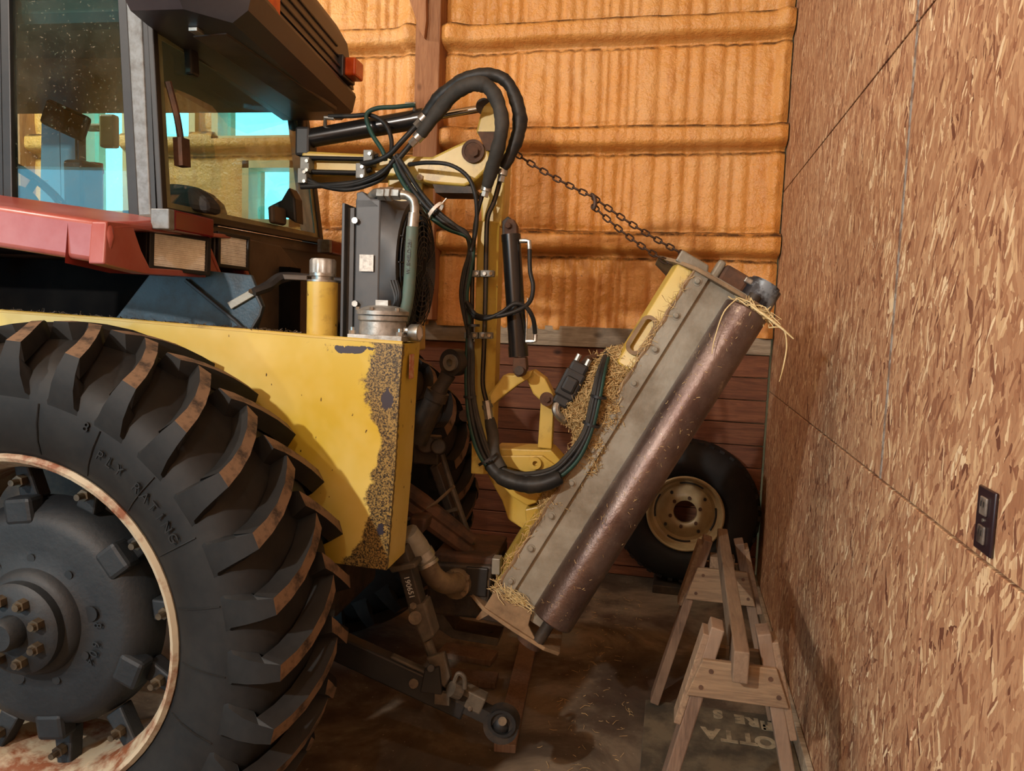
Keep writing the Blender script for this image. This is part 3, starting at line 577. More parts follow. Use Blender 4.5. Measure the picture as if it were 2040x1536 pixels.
b = MB(); b.box(PZ(391, 62, rz-.006), (.03, .04, .012), (UU, VV, ZZ)); b.build('panel_clip', M['zinc'], rf, 0, bevel=.002)
for px, py, v_ in ((517, 4, 2.40), (694, 140, 3.22)):
    c_ = P(px, py, v_); b = MB(); b.prism([c_+UU*.0-VV*.05-ZZ*.035, c_+VV*.05-ZZ*.035, c_+VV*.05+ZZ*.04, c_-VV*.05+ZZ*.04], UU*.05); ml = b.build('marker_lamp', M['amber'], rf, 0, bevel=.008)
    b = MB(); b.box(c_-UU*.02+ZZ*.0, (.05, .14, .09), (UU, VV, ZZ)); b.build('marker_lamp_base', M['roof'], ml, 0, bevel=.006)
# cab inside
b = MB(); b.box(W(-2.4, 3.0, 1.90), (1.6, 1.0, .05), (UU, VV, ZZ)); b.build('cab_floor', M['trim'], tr, 0)
b = MB(); b.box(W(-2.35, 2.85, 2.62), (1.55, 1.1, .12), (UU, VV, ZZ)); b.build('headliner', M['black'], tr, 0, bevel=.04)
for u_ in (-3.22, -2.83):
    b = MB(); b.box(W(u_, FVc+.01, 2.15), (.075, .05, .85), (UU, VV, ZZ)); b.build('cab_pillar', M['trim'], tr, 0)
b = MB(); b.box(W(-3.22, CV+.05, 2.15), (.07, .05, .85), (UU, VV, ZZ)); b.build('cab_pillar', M['trim'], tr, 0)
b = MB(); b.box(W(-2.4, FVc+.01, 1.82), (1.75, .05, .25), (UU, VV, ZZ)); b.box(W(-3.24, 2.9, 1.82), (.05, 1.25, .25), (UU, VV, ZZ)); b.build('cab_lower_frame', M['trim'], tr, 0)
b = MB(); b.prism([P(84, 172, FVc-.02), P(117, 172, FVc-.02), P(121, 420, FVc-.02), P(80, 420, FVc-.02)], VV*.03); b.build('door_trim', M['blue'], tr, 0)
b = MB(); b.prism([P(118, 172, FVc-.025), P(147, 176, FVc-.025), P(152, 420, FVc-.025), P(123, 418, FVc-.025)], VV*.03); b.build('door_trim', M['blue'], tr, 0)
b = MB(); b.cyl(P(192, 325, 3.4), P(192, 440, 3.4), .03, n=12); b.cyl(P(190, 342, 3.4), P(204, 342, 3.4), .014, n=10); b.build('orange_lever', M['orange'], tr)
b = MB(); b.box(P(167, 390, 3.2), (.10, .14, .30), (UU, VV, ZZ)); b.cyl(P(155, 338, 3.2), P(186, 340, 3.2), .02, n=10); b.build('control_console', M['trim'], tr, 0, bevel=.015)
sc_ = P(52, 392, 2.85); sa = nrm(UU*.75+ZZ*.66); b = MB()
pts = []; x_ = VV; y_ = np.cross(sa, x_)
for k in range(25): pts.append(sc_+(x_*math.cos(2*math.pi*k/24)+y_*math.sin(2*math.pi*k/24))*.20)
b.tube(pts, .018, 8, False); swl = b.build('steering_wheel', M['trim'], tr)
b = MB()
for a in (40, 140, 270): b.bar(sc_-sa*.03, sc_+(x_*math.cos(R(a))+y_*math.sin(R(a)))*.2, .03, .015, sa)
b.cyl(sc_-sa*.05, sc_+sa*.01, .05); b.cyl(sc_-sa*.05, sc_-sa*.45, .03); b.build('steering_column', M['trim'], swl)
b = MB(); mc = P(131, 240, 2.6); b.box(mc, (.19, .03, .095), (nrm(P(165, 258, 2.6)-P(100, 228, 2.6)), VV, nrm(np.cross(nrm(P(165, 258, 2.6)-P(100, 228, 2.6)), VV)))); mi = b.build('cab_mirror', M['trim'], tr, 0, bevel=.015, seg=3)
b = MB(); b.box(mc-VV*.017, (.165, .003, .075), (nrm(P(165, 258, 2.6)-P(100, 228, 2.6)), VV, nrm(np.cross(nrm(P(165, 258, 2.6)-P(100, 228, 2.6)), VV)))); b.build('mirror_glass', simple('mirror_face', (.5, .5, .5, 1), None, rough=.03, metal=1), mi, 0)
b = MB(); c_ = P(218, 262, 3.75); b.box(c_, (.09, .05, .17), (UU, VV, ZZ)); b.box(c_-UU*.08+ZZ*.02, (.10, .03, .04), (UU, VV, ZZ)); b.build('outside_mirror', M['cream'], tr, 0, bevel=.012)
b = MB(); b.ball(P(370, 415, 2.75), .17, (.75, 1.2, .5), (UU, VV, ZZ), 16); b.build('seat_armrest', M['seat'], tr)
b = MB(); b.prism([P(318, 408, 2.42), P(330, 376, 2.42), P(380, 370, 2.42), P(412, 400, 2.42), P(414, 424, 2.42)], VV*.1); b.build('seat_cushion', M['seat'], tr, 0, bevel=.02)
b = MB(); b.prism([P(560, 398, 3.1), P(575, 372, 3.1), P(587, 395, 3.1), P(590, 445, 3.1), P(570, 432, 3.1), P(534, 425, 3.1), P(532, 412, 3.1)], VV*.08); b.build('control_lever', M['trim'], tr, 0, bevel=.008)
# ---- hitch linkage
def eye(mb, c, ax, ro, ri, th): mb.lathe(np.asarray(c)-nrm(ax)*th/2, ax, [(ri, 0), (ro, 0), (ro, th), (ri, th)], 28, closed=True)
VL = 2.42
tl = MB(); tl.tube([P(830, 880, 2.75), P(845, 845, 2.75), P(868, 790, 2.75), P(882, 765, 2.75), P(893, 745, 2.75)], [.040, .040, .038, .026, .030], 12, False); tl.cyl(P(866, 797, 2.75), P(873, 779, 2.75), .044, n=14); eye(tl, P(905, 722, 2.75), VV*.8+UU*.35, .050, .020, .05); lk = tl.build('top_link', M['steel'], tr)
b = MB(); eye(b, P(905, 722, 2.74), VV*.8+UU*.35, .030, .014, .06); b.build('link_ball', M['zinc'], lk)
b = MB(); b.box(P(852, 895, 2.85), (.10, .06, .11), (UU, VV, ZZ)); b.cyl(P(848, 885, 2.79), P(848, 885, 2.9), .035); b.cyl(P(873, 890, 2.79), P(873, 890, 2.9), .03); b.build('link_knuckle', M['steel'], tr, 40, bevel=.006)
b = MB(); b.bar(P(868, 925, 2.9), P(905, 1030, 2.9), .035, .075, VV); b.build('lift_rod_sleeve', M['steel'], tr, 0, bevel=.006)
b = MB(); b.tube([P(880, 905, 2.86), P(902, 975, 2.86), P(942, 1090, 2.86)], .012, 8, False); b.bar(P(885, 1020, 2.86), P(916, 1012, 2.86), .02, .012); b.build('lift_rod', M['linksteel'], tr)
b = MB(); b.tube([P(812, 1035, 2.7), P(870, 1000, 2.7), P(905, 968, 2.7)], .006, 6, False); b.build('tied_wire', M['pipe'], tr)
for y0, nm in ((985, 'hydraulic_pipe'), (1012, 'hydraulic_pipe')):
    b = MB(); b.tube([P(800, y0-15, 2.7), P(840, y0+15, 2.72), P(885, y0+50, 2.75), P(940, y0+92, 2.8)], [.03, .034, .03, .024], 10); b.build(nm, M['rust'], tr)
b = MB(); b.prism([P(815, 1030, 2.62), P(850, 1032, 2.62), P(845, 1060, 2.62), P(818, 1080, 2.62)], VV*.12); b.build('rusty_block', M['rust'], tr, 0, bevel=.01)
# pump and valve block behind the axle
b = MB(); b.prism([P(865, 1100, 2.72), P(985, 1112, 2.72), P(980, 1130, 2.72), P(862, 1125, 2.72)], VV*.3); b.build('block_cover', M['rust'], tr, 0, bevel=.01)
b = MB(); b.prism([P(850, 1120, 2.7), P(982, 1128, 2.7), P(975, 1190, 2.7), P(960, 1235, 2.7), P(850, 1225, 2.7)], VV*.34); pb = b.build('gear_pump', M['steel'], tr, 0, bevel=.012)
b = MB(); b.prism([P(928, 1130, 2.69), P(972, 1133, 2.69), P(968, 1190, 2.69), P(925, 1186, 2.69)], VV*.03); b.build('pump_plate', M['trim'], pb, 0, bevel=.004)
b = MB(); b.lathe(P(912, 1160, 2.70), -VV*.8-UU*.1, [(.0, 0), (.055, 0), (.055, .03), (.035, .035)], 20); 
for k in range(4): q_ = P(912, 1160, 2.665)+(UU*math.cos(k*1.57+.6)+ZZ*math.sin(k*1.57+.6))*.043; b.cyl(q_, q_-VV*.015, .010, n=6)
b.build('pipe_flange', M['pipe'], pb)
b = MB(); b.box(P(990, 1125, 2.72)+UU*.0, (.03, .05, .06), (UU, VV, ZZ)); b.box(P(1000, 1200, 2.7), (.08, .1, .03), (UU, VV, ZZ)); b.build('coupler_bracket', M['greysteel'], pb, 0, bevel=.003)
b = MB(); b.tube([P(812, 1060, 2.45), P(832, 1090, 2.48), P(850, 1120, 2.5)], [.036, .040, .036], 14); hs = b.build('suction_hose', M['greysteel'], tr)
b = MB(); b.tube([P(838, 1100, 2.49), P(846, 1113, 2.495)], .043, 16, False); b.tube([P(850, 1120, 2.5), P(853, 1126, 2.5)], .042, 16, False); b.build('hose_clamp', M['zinc'], hs)
b = MB(); b.tube([P(848, 1116, 2.5), P(862, 1145, 2.52), P(885, 1162, 2.57), P(912, 1160, 2.64)], .036, 14); b.build('elbow_pipe', M['pipe'], tr)
# lift rod, near side
d0, d1 = P(800, 1085, VL), P(858, 1290, VL); ax = nrm(d1-d0); sd = nrm(np.cross(ax, VV))
b = MB(); b.bar(d0, P(838, 1225, VL), .05, .062, VV); lr = b.build('near_lift_rod', M['steel'], tr, 0, bevel=.006)
b = MB(); q_ = P(816, 1172, VL-.04); put_text(b, '190651', .026, P(815, 1170, VL-.032), ax, nrm(np.cross(-VV, ax)) if False else -nrm(np.cross(VV, ax)), .001); b.build('stamped_number', M['decal'], lr, 0)
b = MB(); b.prism([P(810, 1210, VL-.035), P(846, 1200, VL-.035), P(866, 1268, VL-.035), P(842, 1284, VL-.035)], VV*.075); b.build('rod_adjuster', M['linksteel'], lr, 0, bevel=.008)
b = MB(); b.cyl(P(827, 1231, VL-.045), P(827, 1231, VL-.03), .022, n=16); b.cyl(P(823, 1207, VL-.045), P(823, 1207, VL-.03), .012, n=6); b.build('adjuster_pin', M['bolt'], lr)
b = MB(); b.cyl(P(850, 1275, VL), P(864, 1312, VL), .018, n=12); b.prism([P(848, 1312, VL-.05), P(884, 1300, VL-.05), P(897, 1350, VL-.05), P(885, 1372, VL-.05), P(862, 1340, VL-.05)], VV*.02); b.prism([P(850, 1312, VL+.03), P(886, 1300, VL+.03), P(899, 1350, VL+.03), P(887, 1372, VL+.03), P(864, 1340, VL+.03)], VV*.02); b.build('rod_yoke', M['linksteel'], lr, 0, bevel=.005)
b = MB(); b.prism([P(772, 1130, VL-.05), P(826, 1122, VL-.05), P(828, 1132, VL-.05), P(780, 1142, VL-.05)], VV*.10); b.build('rod_collar', M['linksteel'], lr, 0, bevel=.004)
b = MB(); b.prism([P(845, 1335, VL-.065), P(874, 1330, VL-.065), P(880, 1385, VL-.065), P(836, 1380, VL-.065)], VV*.02); b.cyl(P(858, 1332, VL-.075), P(858, 1332, VL+.05), .014, n=12); b.build('yoke_bracket', M['trim'], lr, 0, bevel=.004)
# lower link
a0, a1 = P(640, 1270, VL), P(985, 1432, VL); b = MB(); b.bar(a0, P(930, 1404, VL), .092, .055, VV); ll = b.build('lower_link', M['trim'], tr, 0, bevel=.006)
b = MB(); b.bar(P(775, 1318, VL-.002), P(845, 1350, VL-.002), .06, .03, VV); b.build('link_sleeve', M['linksteel'], ll, 0, bevel=.005); b = MB(); b.bar(P(905, 1372, VL), P(965, 1402, VL), .06, .055, VV); b.build('link_sleeve', M['linksteel'], ll, 0, bevel=.005)
b = MB(); b.bar(P(925, 1400, VL), P(990, 1432, VL), .045, .05, VV); eye(b, P(1000, 1441, VL), VV, .058, .028, .06); b.build('link_end', M['steel'], ll, 30)
b = MB(); b.ball(P(1000, 1441, VL-.01), .034, (1, 1, 1)); eye(b, P(1000, 1441, VL-.035), VV, .047, .037, .012); b.build('link_ball', M['trim'], ll)
b = MB(); b.cyl(P(1001, 1437, VL-.05), P(1001, 1437, VL-.03), .014); b.build('ball_bore', M['bolt'], ll)
b = MB(); b.tube([P(905, 1360, VL-.05), P(913, 1342, VL-.05), P(925, 1350, VL-.05), P(926, 1372, VL-.05)], .008, 8); b.cyl(P(898, 1372, VL-.06), P(915, 1378, VL-.04), .026, n=14); b.box(P(882, 1390, VL-.05), (.05, .02, .04), (UU, VV, ZZ)); b.build('latch_lever', M['linksteel'], ll, 0, bevel=.003)
b = MB(); b.cyl(P(936, 1412, VL-.032), P(936, 1412, VL-.022), .008, n=6); b.cyl(P(824, 1362, VL-.035), P(824, 1362, VL-.022), .016, n=12); b.build('link_bolt', M['bolt'], ll)
# drawbar
DVB = 2.85
b = MB(); b.prism([P(840, 1215, DVB), P(880, 1222, DVB), P(905, 1255, DVB), P(994, 1272, DVB), P(990, 1288, DVB), P(900, 1272, DVB), P(860, 1245, DVB)], VV*.12); db = b.build('drawbar', M['linksteel'], tr, 0, bevel=.004)
b = MB()
tz_ = float(P(950, 1263, DVB)[2])
for px in (922, 972): q_ = P(px, 1262, DVB+.05); b.cyl(q_+ZZ*(-.001), q_+ZZ*.012, .02 if px > 950 else .012, n=16)
b.build('pin_hole', M['trim'], db)
# ------------------------------------------------------------------ boom mower (tank, cooler, arms, flail head)
bm = thing('boom_mower', 'yellow boom mower with oil tank, hose bundles and tilted flail head', 'mower', W(-.75, 2.9, .45))
# ---- oil tank beside the tyre
TK0, TK1 = 2.20, 2.385
side = [(-300, 598), (0, 622), (220, 638), (420, 655), (620, 672), (802, 686), (795, 780), (786, 940), (770, 1136), (718, 1129), (640, 1118), (560, 1000), (420, 860), (200, 760), (-300, 700)]
b = MB(); b.prism([P(x, y, TK0) for x, y in side], VV*(TK1-TK0)); tank = b.build('oil_tank', M['yworn'], bm, 0)
bmh = bmesh.new(); bmh.from_mesh(tank.data); bmesh.ops.triangulate(bmh, faces=[f for f in bmh.faces if len(f.verts) > 4])
for _ in range(6):
    ed = [e for e in bmh.edges if e.calc_length() > .025]
    if not ed: break
    bmesh.ops.subdivide_edges(bmh, edges=ed, cuts=1); bmesh.ops.triangulate(bmh, faces=[f for f in bmh.faces if len(f.verts) > 3])
bmh.to_mesh(tank.data); bmh.free()
org = ROOT[bm.name]; wear = []; chip = []
def px_of(p):
    q = np.array(p)-O; z_ = q@_fw; return CX+F*(q@RT)/z_, CY+F*(q@DN)/z_
ue = lambda z_: np.interp(z_, [.89, 1.59], [-.722, -.689])
for v in tank.data.vertices:
    p = np.array(v.co)+org; u_, v_, z_ = p@UU, p@VV, p[2]; d = ue(z_)-u_
    wz = .09+.035*math.sin(z_*9)+.02*math.sin(z_*23); onside = v_ < TK0+.02
    wv = max(0, 1-d/(wz*2)) if onside else .35*max(0, 1-(TK1-v_)/.02)
    if z_ > 1.54 and d < .35: wv = max(wv, .46)
    wear.append(wv)
    c_ = max(0, 1-np.hypot((d-.035)/.05, (z_-1.42)/.09))*.95
    c_ = max(c_, max(0, 1-np.hypot((d-.16)/.16, (z_-1.565)/.03))*1.0)
    c_ = max(c_, max(0, 1-np.hypot((d-.03)/.04, (z_-1.02)/.06))*.9)
    chip.append(c_ if onside else 0)
for nm_, arr in (('wear', wear), ('chip', chip)):
    at_ = tank.data.attributes.new(nm_, 'FLOAT', 'POINT'); at_.data.foreach_set('value', arr)
for p in tank.data.polygons: p.use_smooth = False
# weld rim along the top edge
b = MB(); b.tube([P(x, y-2, TK0+.004) for x, y in side[:6]], .006, 6, False); b.build('tank_rim', M['yellow'], tank)
b = MB(); c_ = PU(820, 730, -.683); b.box(c_, (.002, .045, .075), (UU, VV, ZZ)); b.build('warning_sticker', simple('warning_red', srgb(170, 90, 70), srgb(190, 160, 130), 60, .5), tank, 0)
# filler tube and cap
fb_, ft_ = P(643, 680, 2.30), P(643, 562, 2.30); fb_ = fb_+ZZ*0; rr_ = S(643, 620, 2.30, 30)
b = MB(); b.cyl([ft_[0], ft_[1], fb_[2]-.03], ft_, rr_, n=32); ftb = b.build('filler_tube', M['yellow'], bm)
b = MB(); b.cyl(ft_, ft_+ZZ*.006, rr_*1.02, n=32); b.cyl(ft_+ZZ*.006, ft_+ZZ*.02, rr_*.72, n=24); b.cyl(ft_+ZZ*.018, ft_+ZZ*.028, rr_*.85, n=32); b.build('cap_neck', M['zinc'], ftb)
b = MB(); 
pr_ = []
N = 48; z0 = ft_+ZZ*.026
for h_ in (0, .04, .046):
    for k in range(N):
        a = 2*math.pi*k/N; r_ = rr_*.84*(1+(.035*math.cos(a*12) if h_ < .043 else -.10)); pr_.append(z0+ZZ*h_+UU*math.cos(a)*r_+VV*math.sin(a)*r_)
b.add(pr_, [(i*N+k, i*N+(k+1) % N, (i+1)*N+(k+1) % N, (i+1)*N+k) for i in range(2) for k in range(N)]+[tuple(range(2*N, 3*N)), tuple(range(N))[::-1]]); b.build('filler_cap', M['alu'], ftb, 40)
# filter housing and gauge
fc = P(762, 672, 2.30); fr_ = S(762, 650, 2.30, 49)
b = MB(); b.box(fc+ZZ*.0, (fr_*2.25, fr_*2.0, .018), (UU, VV, ZZ)); b.lathe(fc, ZZ, [(fr_*.96, 0), (fr_*.93, .05), (fr_*1.0, .052), (fr_*1.0, .068)], 40); fh = b.build('filter_housing', M['alu'], bm, 35, bevel=.002)
b = MB(); b.lathe(fc, ZZ, [(fr_*1.06, .07), (fr_*1.06, .082), (fr_*.8, .092), (fr_*.5, .098), (.0, .10)], 40); b.box(fc+ZZ*.105, (.04, .03, .02), (UU, VV, ZZ)); b.build('filter_lid', M['alu'], fh, 30)
for k in range(6):
    a = k*1.047+.4; q_ = fc+(UU*math.cos(a)+VV*math.sin(a))*fr_*1.0+ZZ*.07; b = MB(); b.cyl(q_+ZZ*.012, q_+ZZ*.022, .007, n=6); b.build('lid_bolt', M['zinc'], fh)
for i in (-1, 1):
    q_ = fc+UU*i*fr_*.98-VV*fr_*.8; b = MB(); b.cyl(q_, q_+ZZ*.02, .011, n=6); b.cyl(q_, q_+ZZ*.03, .006, n=8); b.build('base_bolt', M['zinc'], fh)
gc = P(828, 663, 2.30); ga = nrm(UU*.97-VV*.12)
b = MB(); b.cyl(P(803, 657, 2.30), P(818, 659, 2.30), .010, n=10); b.cyl(P(803, 657, 2.30), P(808, 658, 2.30), .014, n=6); b.build('gauge_stem', M['zinc'], fh)
b = MB(); gr = S(830, 663, 2.3, 17); b.lathe(gc-ga*.018, ga, [(gr*.9, 0), (gr, .004), (gr, .032), (gr*.86, .033), (gr*.84, .028)], 28); gg = b.build('pressure_gauge', M['zinc'], fh)
b = MB(); b.lathe(gc-ga*.018, ga, [(.0, .0285), (gr*.84, .0285), (gr*.84, .030), (0, .030)], 28); b.build('gauge_dial', M['gauge'], fh)
# ---- oil cooler with fan
KV0, KV1 = 2.33, 2.72; zb, zt = 1.60, 2.03
u0c, u1c = float(P(706, 500, KV0)@UU), float(P(757, 500, KV0)@UU); u2c = float(P(792, 520, KV0)@UU)
b = MB(); b.box(W((u0c+u1c)/2, (KV0+KV1)/2, (zb+zt)/2), (u1c-u0c, KV1-KV0, zt-zb), (UU, VV, ZZ)); cl = b.build('oil_cooler', M['cool'], bm, 0, bevel=.006)
b = MB(); ul = float(P(690, 500, KV0)@UU); b.box(W(ul, (KV0+KV1)/2, (zb+zt)/2-.02), (.010, KV1-KV0+.06, zt-zb), (UU, VV, ZZ)); b.box(W((ul+u0c)/2, KV0-.0, (zb+zt)/2-.02), (u0c-ul, .008, zt-zb-.02), (UU, VV, ZZ)); b.build('cooler_bracket', M['cool'], cl, 0, bevel=.002)
for py in (440, 605): b = MB(); q_ = P(709, py, KV0-.004); b.cyl(q_, q_-VV*.012, .010, n=8); b.build('bracket_bolt', M['zinc'], cl)
b = MB(); b.box(P(730, 524, KV0-.007), (.046, .002, .052), (UU, VV, ZZ)); b.build('data_sticker', M['decal'], cl, 0)
b = MB(); b.prism([P(710, 415, KV0), P(710, 384, KV0), P(722, 381, KV0), P(758, 413, KV0)], VV*.10); b.build('cooler_port_block', M['cool'], cl, 0, bevel=.003)
# shroud from square box to round ring
fcc = W(u2c, (KV0+KV1)/2, 1.835); fR = .215; N = 40; b = MB(); v = []
for h_, k in ((u1c-u2c, 0), (-.022, 1), (.0, 1), (.0, .9)):
    for i in range(N):
        a = 2*math.pi*i/N+math.pi/4; ca, sa_ = math.cos(a), math.sin(a); m_ = max(abs(ca), abs(sa_))
        sq = (KV1-KV0)/2/m_; rd = sq*(1-k)+fR*k if k in (0, 1) else fR*k
        v.append(fcc+UU*h_+VV*ca*rd+ZZ*sa_*(rd if k else rd*1.08))
b.add(v, [(i*N+k, i*N+(k+1) % N, (i+1)*N+(k+1) % N, (i+1)*N+k) for i in range(3) for k in range(N)]); b.build('fan_shroud', M['cool'], cl, 50)
b = MB()
for i in range(11):
    r_ = .03+.0175*i; pts = [fcc+UU*(.03-.02*(r_/fR)**3)+VV*math.cos(a)*r_+ZZ*math.sin(a)*r_ for a in np.linspace(0, 2*math.pi, 37)]; b.tube(pts, .0022, 4, False)
for i in range(16):
    a = 2*math.pi*i/16; b.tube([fcc+UU*(.03-.02*(r_/fR)**3)+VV*math.cos(a)*r_+ZZ*math.sin(a)*r_ for r_ in (.03, .12, .18, .215)], .0022, 4, False)
b.build('fan_guard', M['trim'], cl)
b = MB(); b.cyl(fcc-UU*.04, fcc+UU*.02, .06, n=24); fm = b.build('fan_motor', M['trim'], cl)
for i in range(8):
    a = 2*math.pi*i/8; r1 = VV*math.cos(a)+ZZ*math.sin(a); t1 = -VV*math.sin(a)+ZZ*math.cos(a); b = MB(); b.prism([fcc+r1*.05-UU*.03+t1*.0, fcc+r1*.2-UU*.045+t1*-.03, fcc+r1*.2-UU*.01+t1*.05, fcc+r1*.05-UU*.01+t1*.03], UU*.003); b.build('fan_blade', M['trim'], cl, 0)
# cooler fittings and big hose
b = MB(); b.tube([P(740, 394, KV0+.03), P(748, 386, KV0+.02), P(758, 384, KV0)], S(750, 390, KV0, 10), 14); b.build('cooler_elbow', M['zinc'], cl); b = MB(); b.tube([P(800, 388, KV0-.02), P(812, 390, KV0-.02), P(824, 402, KV0-.02), P(826, 425, KV0-.02)], S(815, 395, KV0, 9), 14); b.build('cooler_elbow', M['zinc'], cl)
for x0, x1, r_ in ((756, 770, 13), (770, 782, 14), (784, 799, 12)):
    b = MB(); b.cyl(P(x0, 386, KV0-.005), P(x1, 386.5, KV0-.012), S(x0, 386, KV0, r_), n=6); b.build('hex_nut', M['zinc'], cl, 20)
b = MB(); b.cyl(P(825, 424, KV0-.02), P(822, 455, KV0-.02), S(824, 440, KV0, 11), n=18); b.build('crimp_collar', M['zinc'], cl)
b = MB(); b.tube([P(822, 452, KV0-.02), P(819, 500, KV0-.02), P(816, 560, KV0-.015), P(810, 610, KV0-.01), P(802, 640, KV0+.01)], S(820, 500, KV0, 12), 14); bh = b.build('printed_hose', M['greyhose'], bm)
vs_, fs_ = text_mesh('W. SHIELD/2B//', .016, .0006); b = MB(); hx = nrm(P(822, 460, KV0-.02)-P(816, 560, KV0-.015)); hy = -nrm(np.cross(hx, VV)); hy = hy if hy@UU < 0 else -hy
ho = P(818, 512, KV0-.02)-VV*(S(820, 500, KV0, 12)+.0005); b.add([ho+hx*p[0]+hy*p[1]-VV*p[2] for p in vs_], fs_); b.build('hose_print', M['trim'], bh, 0)
# blue-black wires under the cooler
for k in range(3): b = MB(); b.tube([P(790-6*k, 560, KV0-.01), P(796-4*k, 590+5*k, KV0-.03), P(786-10*k, 625, KV0-.01)], .006, 6); b.build('fan_wire', M['trim'], cl)
# ---- swing post, inner boom
BV = 2.86
b = MB(); b.prism([P(772, 332, BV+.05), P(800, 322, BV+.05), P(842, 338, BV+.05), P(842, 400, BV+.05), P(838, 470, BV+.05), P(826, 560, BV+.05), P(826, 700, BV+.05), P(770, 700, BV+.05)], VV*.16); b.build('swing_post', M['yellow'], bm, 0, bevel=.008)
b = MB(); b.prism([P(600, 300, BV), P(660, 303, BV), P(760, 308, BV), P(860, 312, BV), P(905, 290, BV), P(928, 280, BV), P(952, 280, BV), P(972, 294, BV), P(978, 316, BV), P(968, 340, BV), P(945, 362, BV), P(925, 371, BV), P(860, 366, BV), P(780, 350, BV), P(600, 352, BV)], VV*.16); ib = b.build('inner_boom', M['yellow'], bm, 0, bevel=.010, seg=3)
b = MB(); b.prism([P(862, 367, BV+.01), P(940, 371, BV+.01), P(950, 385, BV+.01), P(868, 384, BV+.01)], VV*.15); b.build('boom_underside', M['steel'], ib, 0)
b = MB(); eye(b, P(943, 302, BV-.004), VV, S(943, 302, BV, 23), S(943, 302, BV, 17), .02); b.cyl(P(943, 302, BV-.02), P(943, 302, BV+.18), S(943, 302, BV, 17), n=28); b.cyl(P(943, 302, BV-.032), P(943, 302, BV-.018), S(943, 302, BV, 10), n=6); b.build('elbow_pin', M['rust'], ib)
b = MB(); b.cyl(P(836, 353, BV-.01), P(836, 353, BV), .013, n=6); b.build('boom_bolt', M['zinc'], ib)
# ---- dipper arm
DV = 2.80
b = MB(); b.prism([P(962, 205, DV+.06), P(972, 196, DV+.06), P(1003, 205, DV+.06), P(1008, 300, DV+.06), P(1004, 400, DV+.06), P(998, 452, DV+.06), P(960, 452, DV+.06), P(956, 385, DV+.06), P(975, 330, DV+.06), P(975, 300, DV+.06), P(948, 262, DV+.06)], VV*.13); da_ = b.build('dipper_arm', M['yellow'], bm, 0, bevel=.008)
b = MB(); b.prism([P(951, 262, DV+.055), P(985, 262, DV+.055), P(985, 300, DV+.055), P(968, 300, DV+.055)], VV*.006); b.build('grease_patch', M['rust'], da_, 0)
# box section below
def oct_col(p_top, p_bot, w_, d_, ch):
    b_ = MB(); sec = [(-w_/2, 0), (w_/2-ch, 0), (w_/2, ch), (w_/2, d_-ch), (w_/2-ch, d_), (-w_/2, d_)]; v_ = [p+UU*a+VV*c for p in (p_top, p_bot) for a, c in sec]; n_ = len(sec)
    b_.add(v_, [(k, (k+1) % n_, n_+(k+1) % n_, n_+k) for k in range(n_)]+[tuple(range(n_)), tuple(range(n_, 2*n_))[::-1]]); return b_
wd = S(965, 600, DV, 40)
oct_col(P(972, 440, DV+.03), P(958, 945, DV+.03), wd*1.05, .15, .03).build('dipper_box', M['yellow'], da_, 0, bevel=.003)
b = MB(); b.prism([P(930, 812, DV+.04), P(948, 806, DV+.04), P(962, 835, DV+.04), P(930, 845, DV+.04)], VV*.1); b.build('dipper_lug', M['yellow'], da_, 0, bevel=.004)
b = MB(); b.cyl(P(926, 828, DV+.02), P(926, 828, DV+.15), S(926, 828, DV, 12), n=20); b.build('lug_pin', M['rust'], da_)
# pipes and pipe clamps on the arms
for (x0, x1, y0) in ((600, 735, 316), (600, 720, 343)):
    b = MB(); b.tube([P(x0, y0-1, BV-.02), P(x1, y0+2, BV-.02), P(x1+20, y0-6, BV-.025)], S(x0, y0, BV, 5), 8, False); b.build('steel_pipe', M['cylblack'], bm)
for cx_, cy_ in ((737, 316), (722, 342), (612, 330), (607, 352)):
    b = MB(); b.box(P(cx_, cy_, BV-.025), (.036, .05, .056), (UU, VV, ZZ)); pc = b.build('pipe_clamp', M['clampgrey'], bm, 0, bevel=.003)
    for d in (-1, 1): b = MB(); q_ = P(cx_, cy_, BV-.05)+ZZ*.017*d; b.cyl(q_, q_-VV*.008, .007, n=6); b.build('clamp_bolt', M['zinc'], pc)
b = MB(); b.tube([P(1000, 345, DV), P(985, 400, DV), P(972, 432, DV), P(969, 480, DV), P(967, 600, DV), P(964, 700, DV), P(962, 765, DV), P(971, 805, DV)], S(967, 600, DV, 5), 8); b.build('steel_pipe', M['cylblack'], bm)
b = MB(); b.tube([P(962, 385, DV), P(950, 430, DV), P(944, 480, DV), P(941, 560, DV), P(939, 700, DV)], S(945, 600, DV, 4.5), 8); b.build('steel_pipe', M['cylblack'], bm)
for cy_, x0, x1 in ((545, 930, 985), (668, 926, 982)):
    for i in range(2):
        xa, xb = (x0, (x0+x1)/2-1) if i == 0 else ((x0+x1)/2+1, x1)
        b = MB(); p0_, p1_ = P(xa, cy_, DV-.012), P(xb, cy_+.5, DV-.012); b.bar(p0_, p1_, .03, S(950, cy_, DV, 13)); pc = b.build('pipe_clamp', M['clampgrey'], bm, 0, bevel=.003)
        for xx in (xa+7, xb-7): b = MB(); q_ = P(xx, cy_, DV-.028); b.cyl(q_, q_-VV*.008, .007, n=6); b.build('clamp_bolt', M['zinc'], pc)
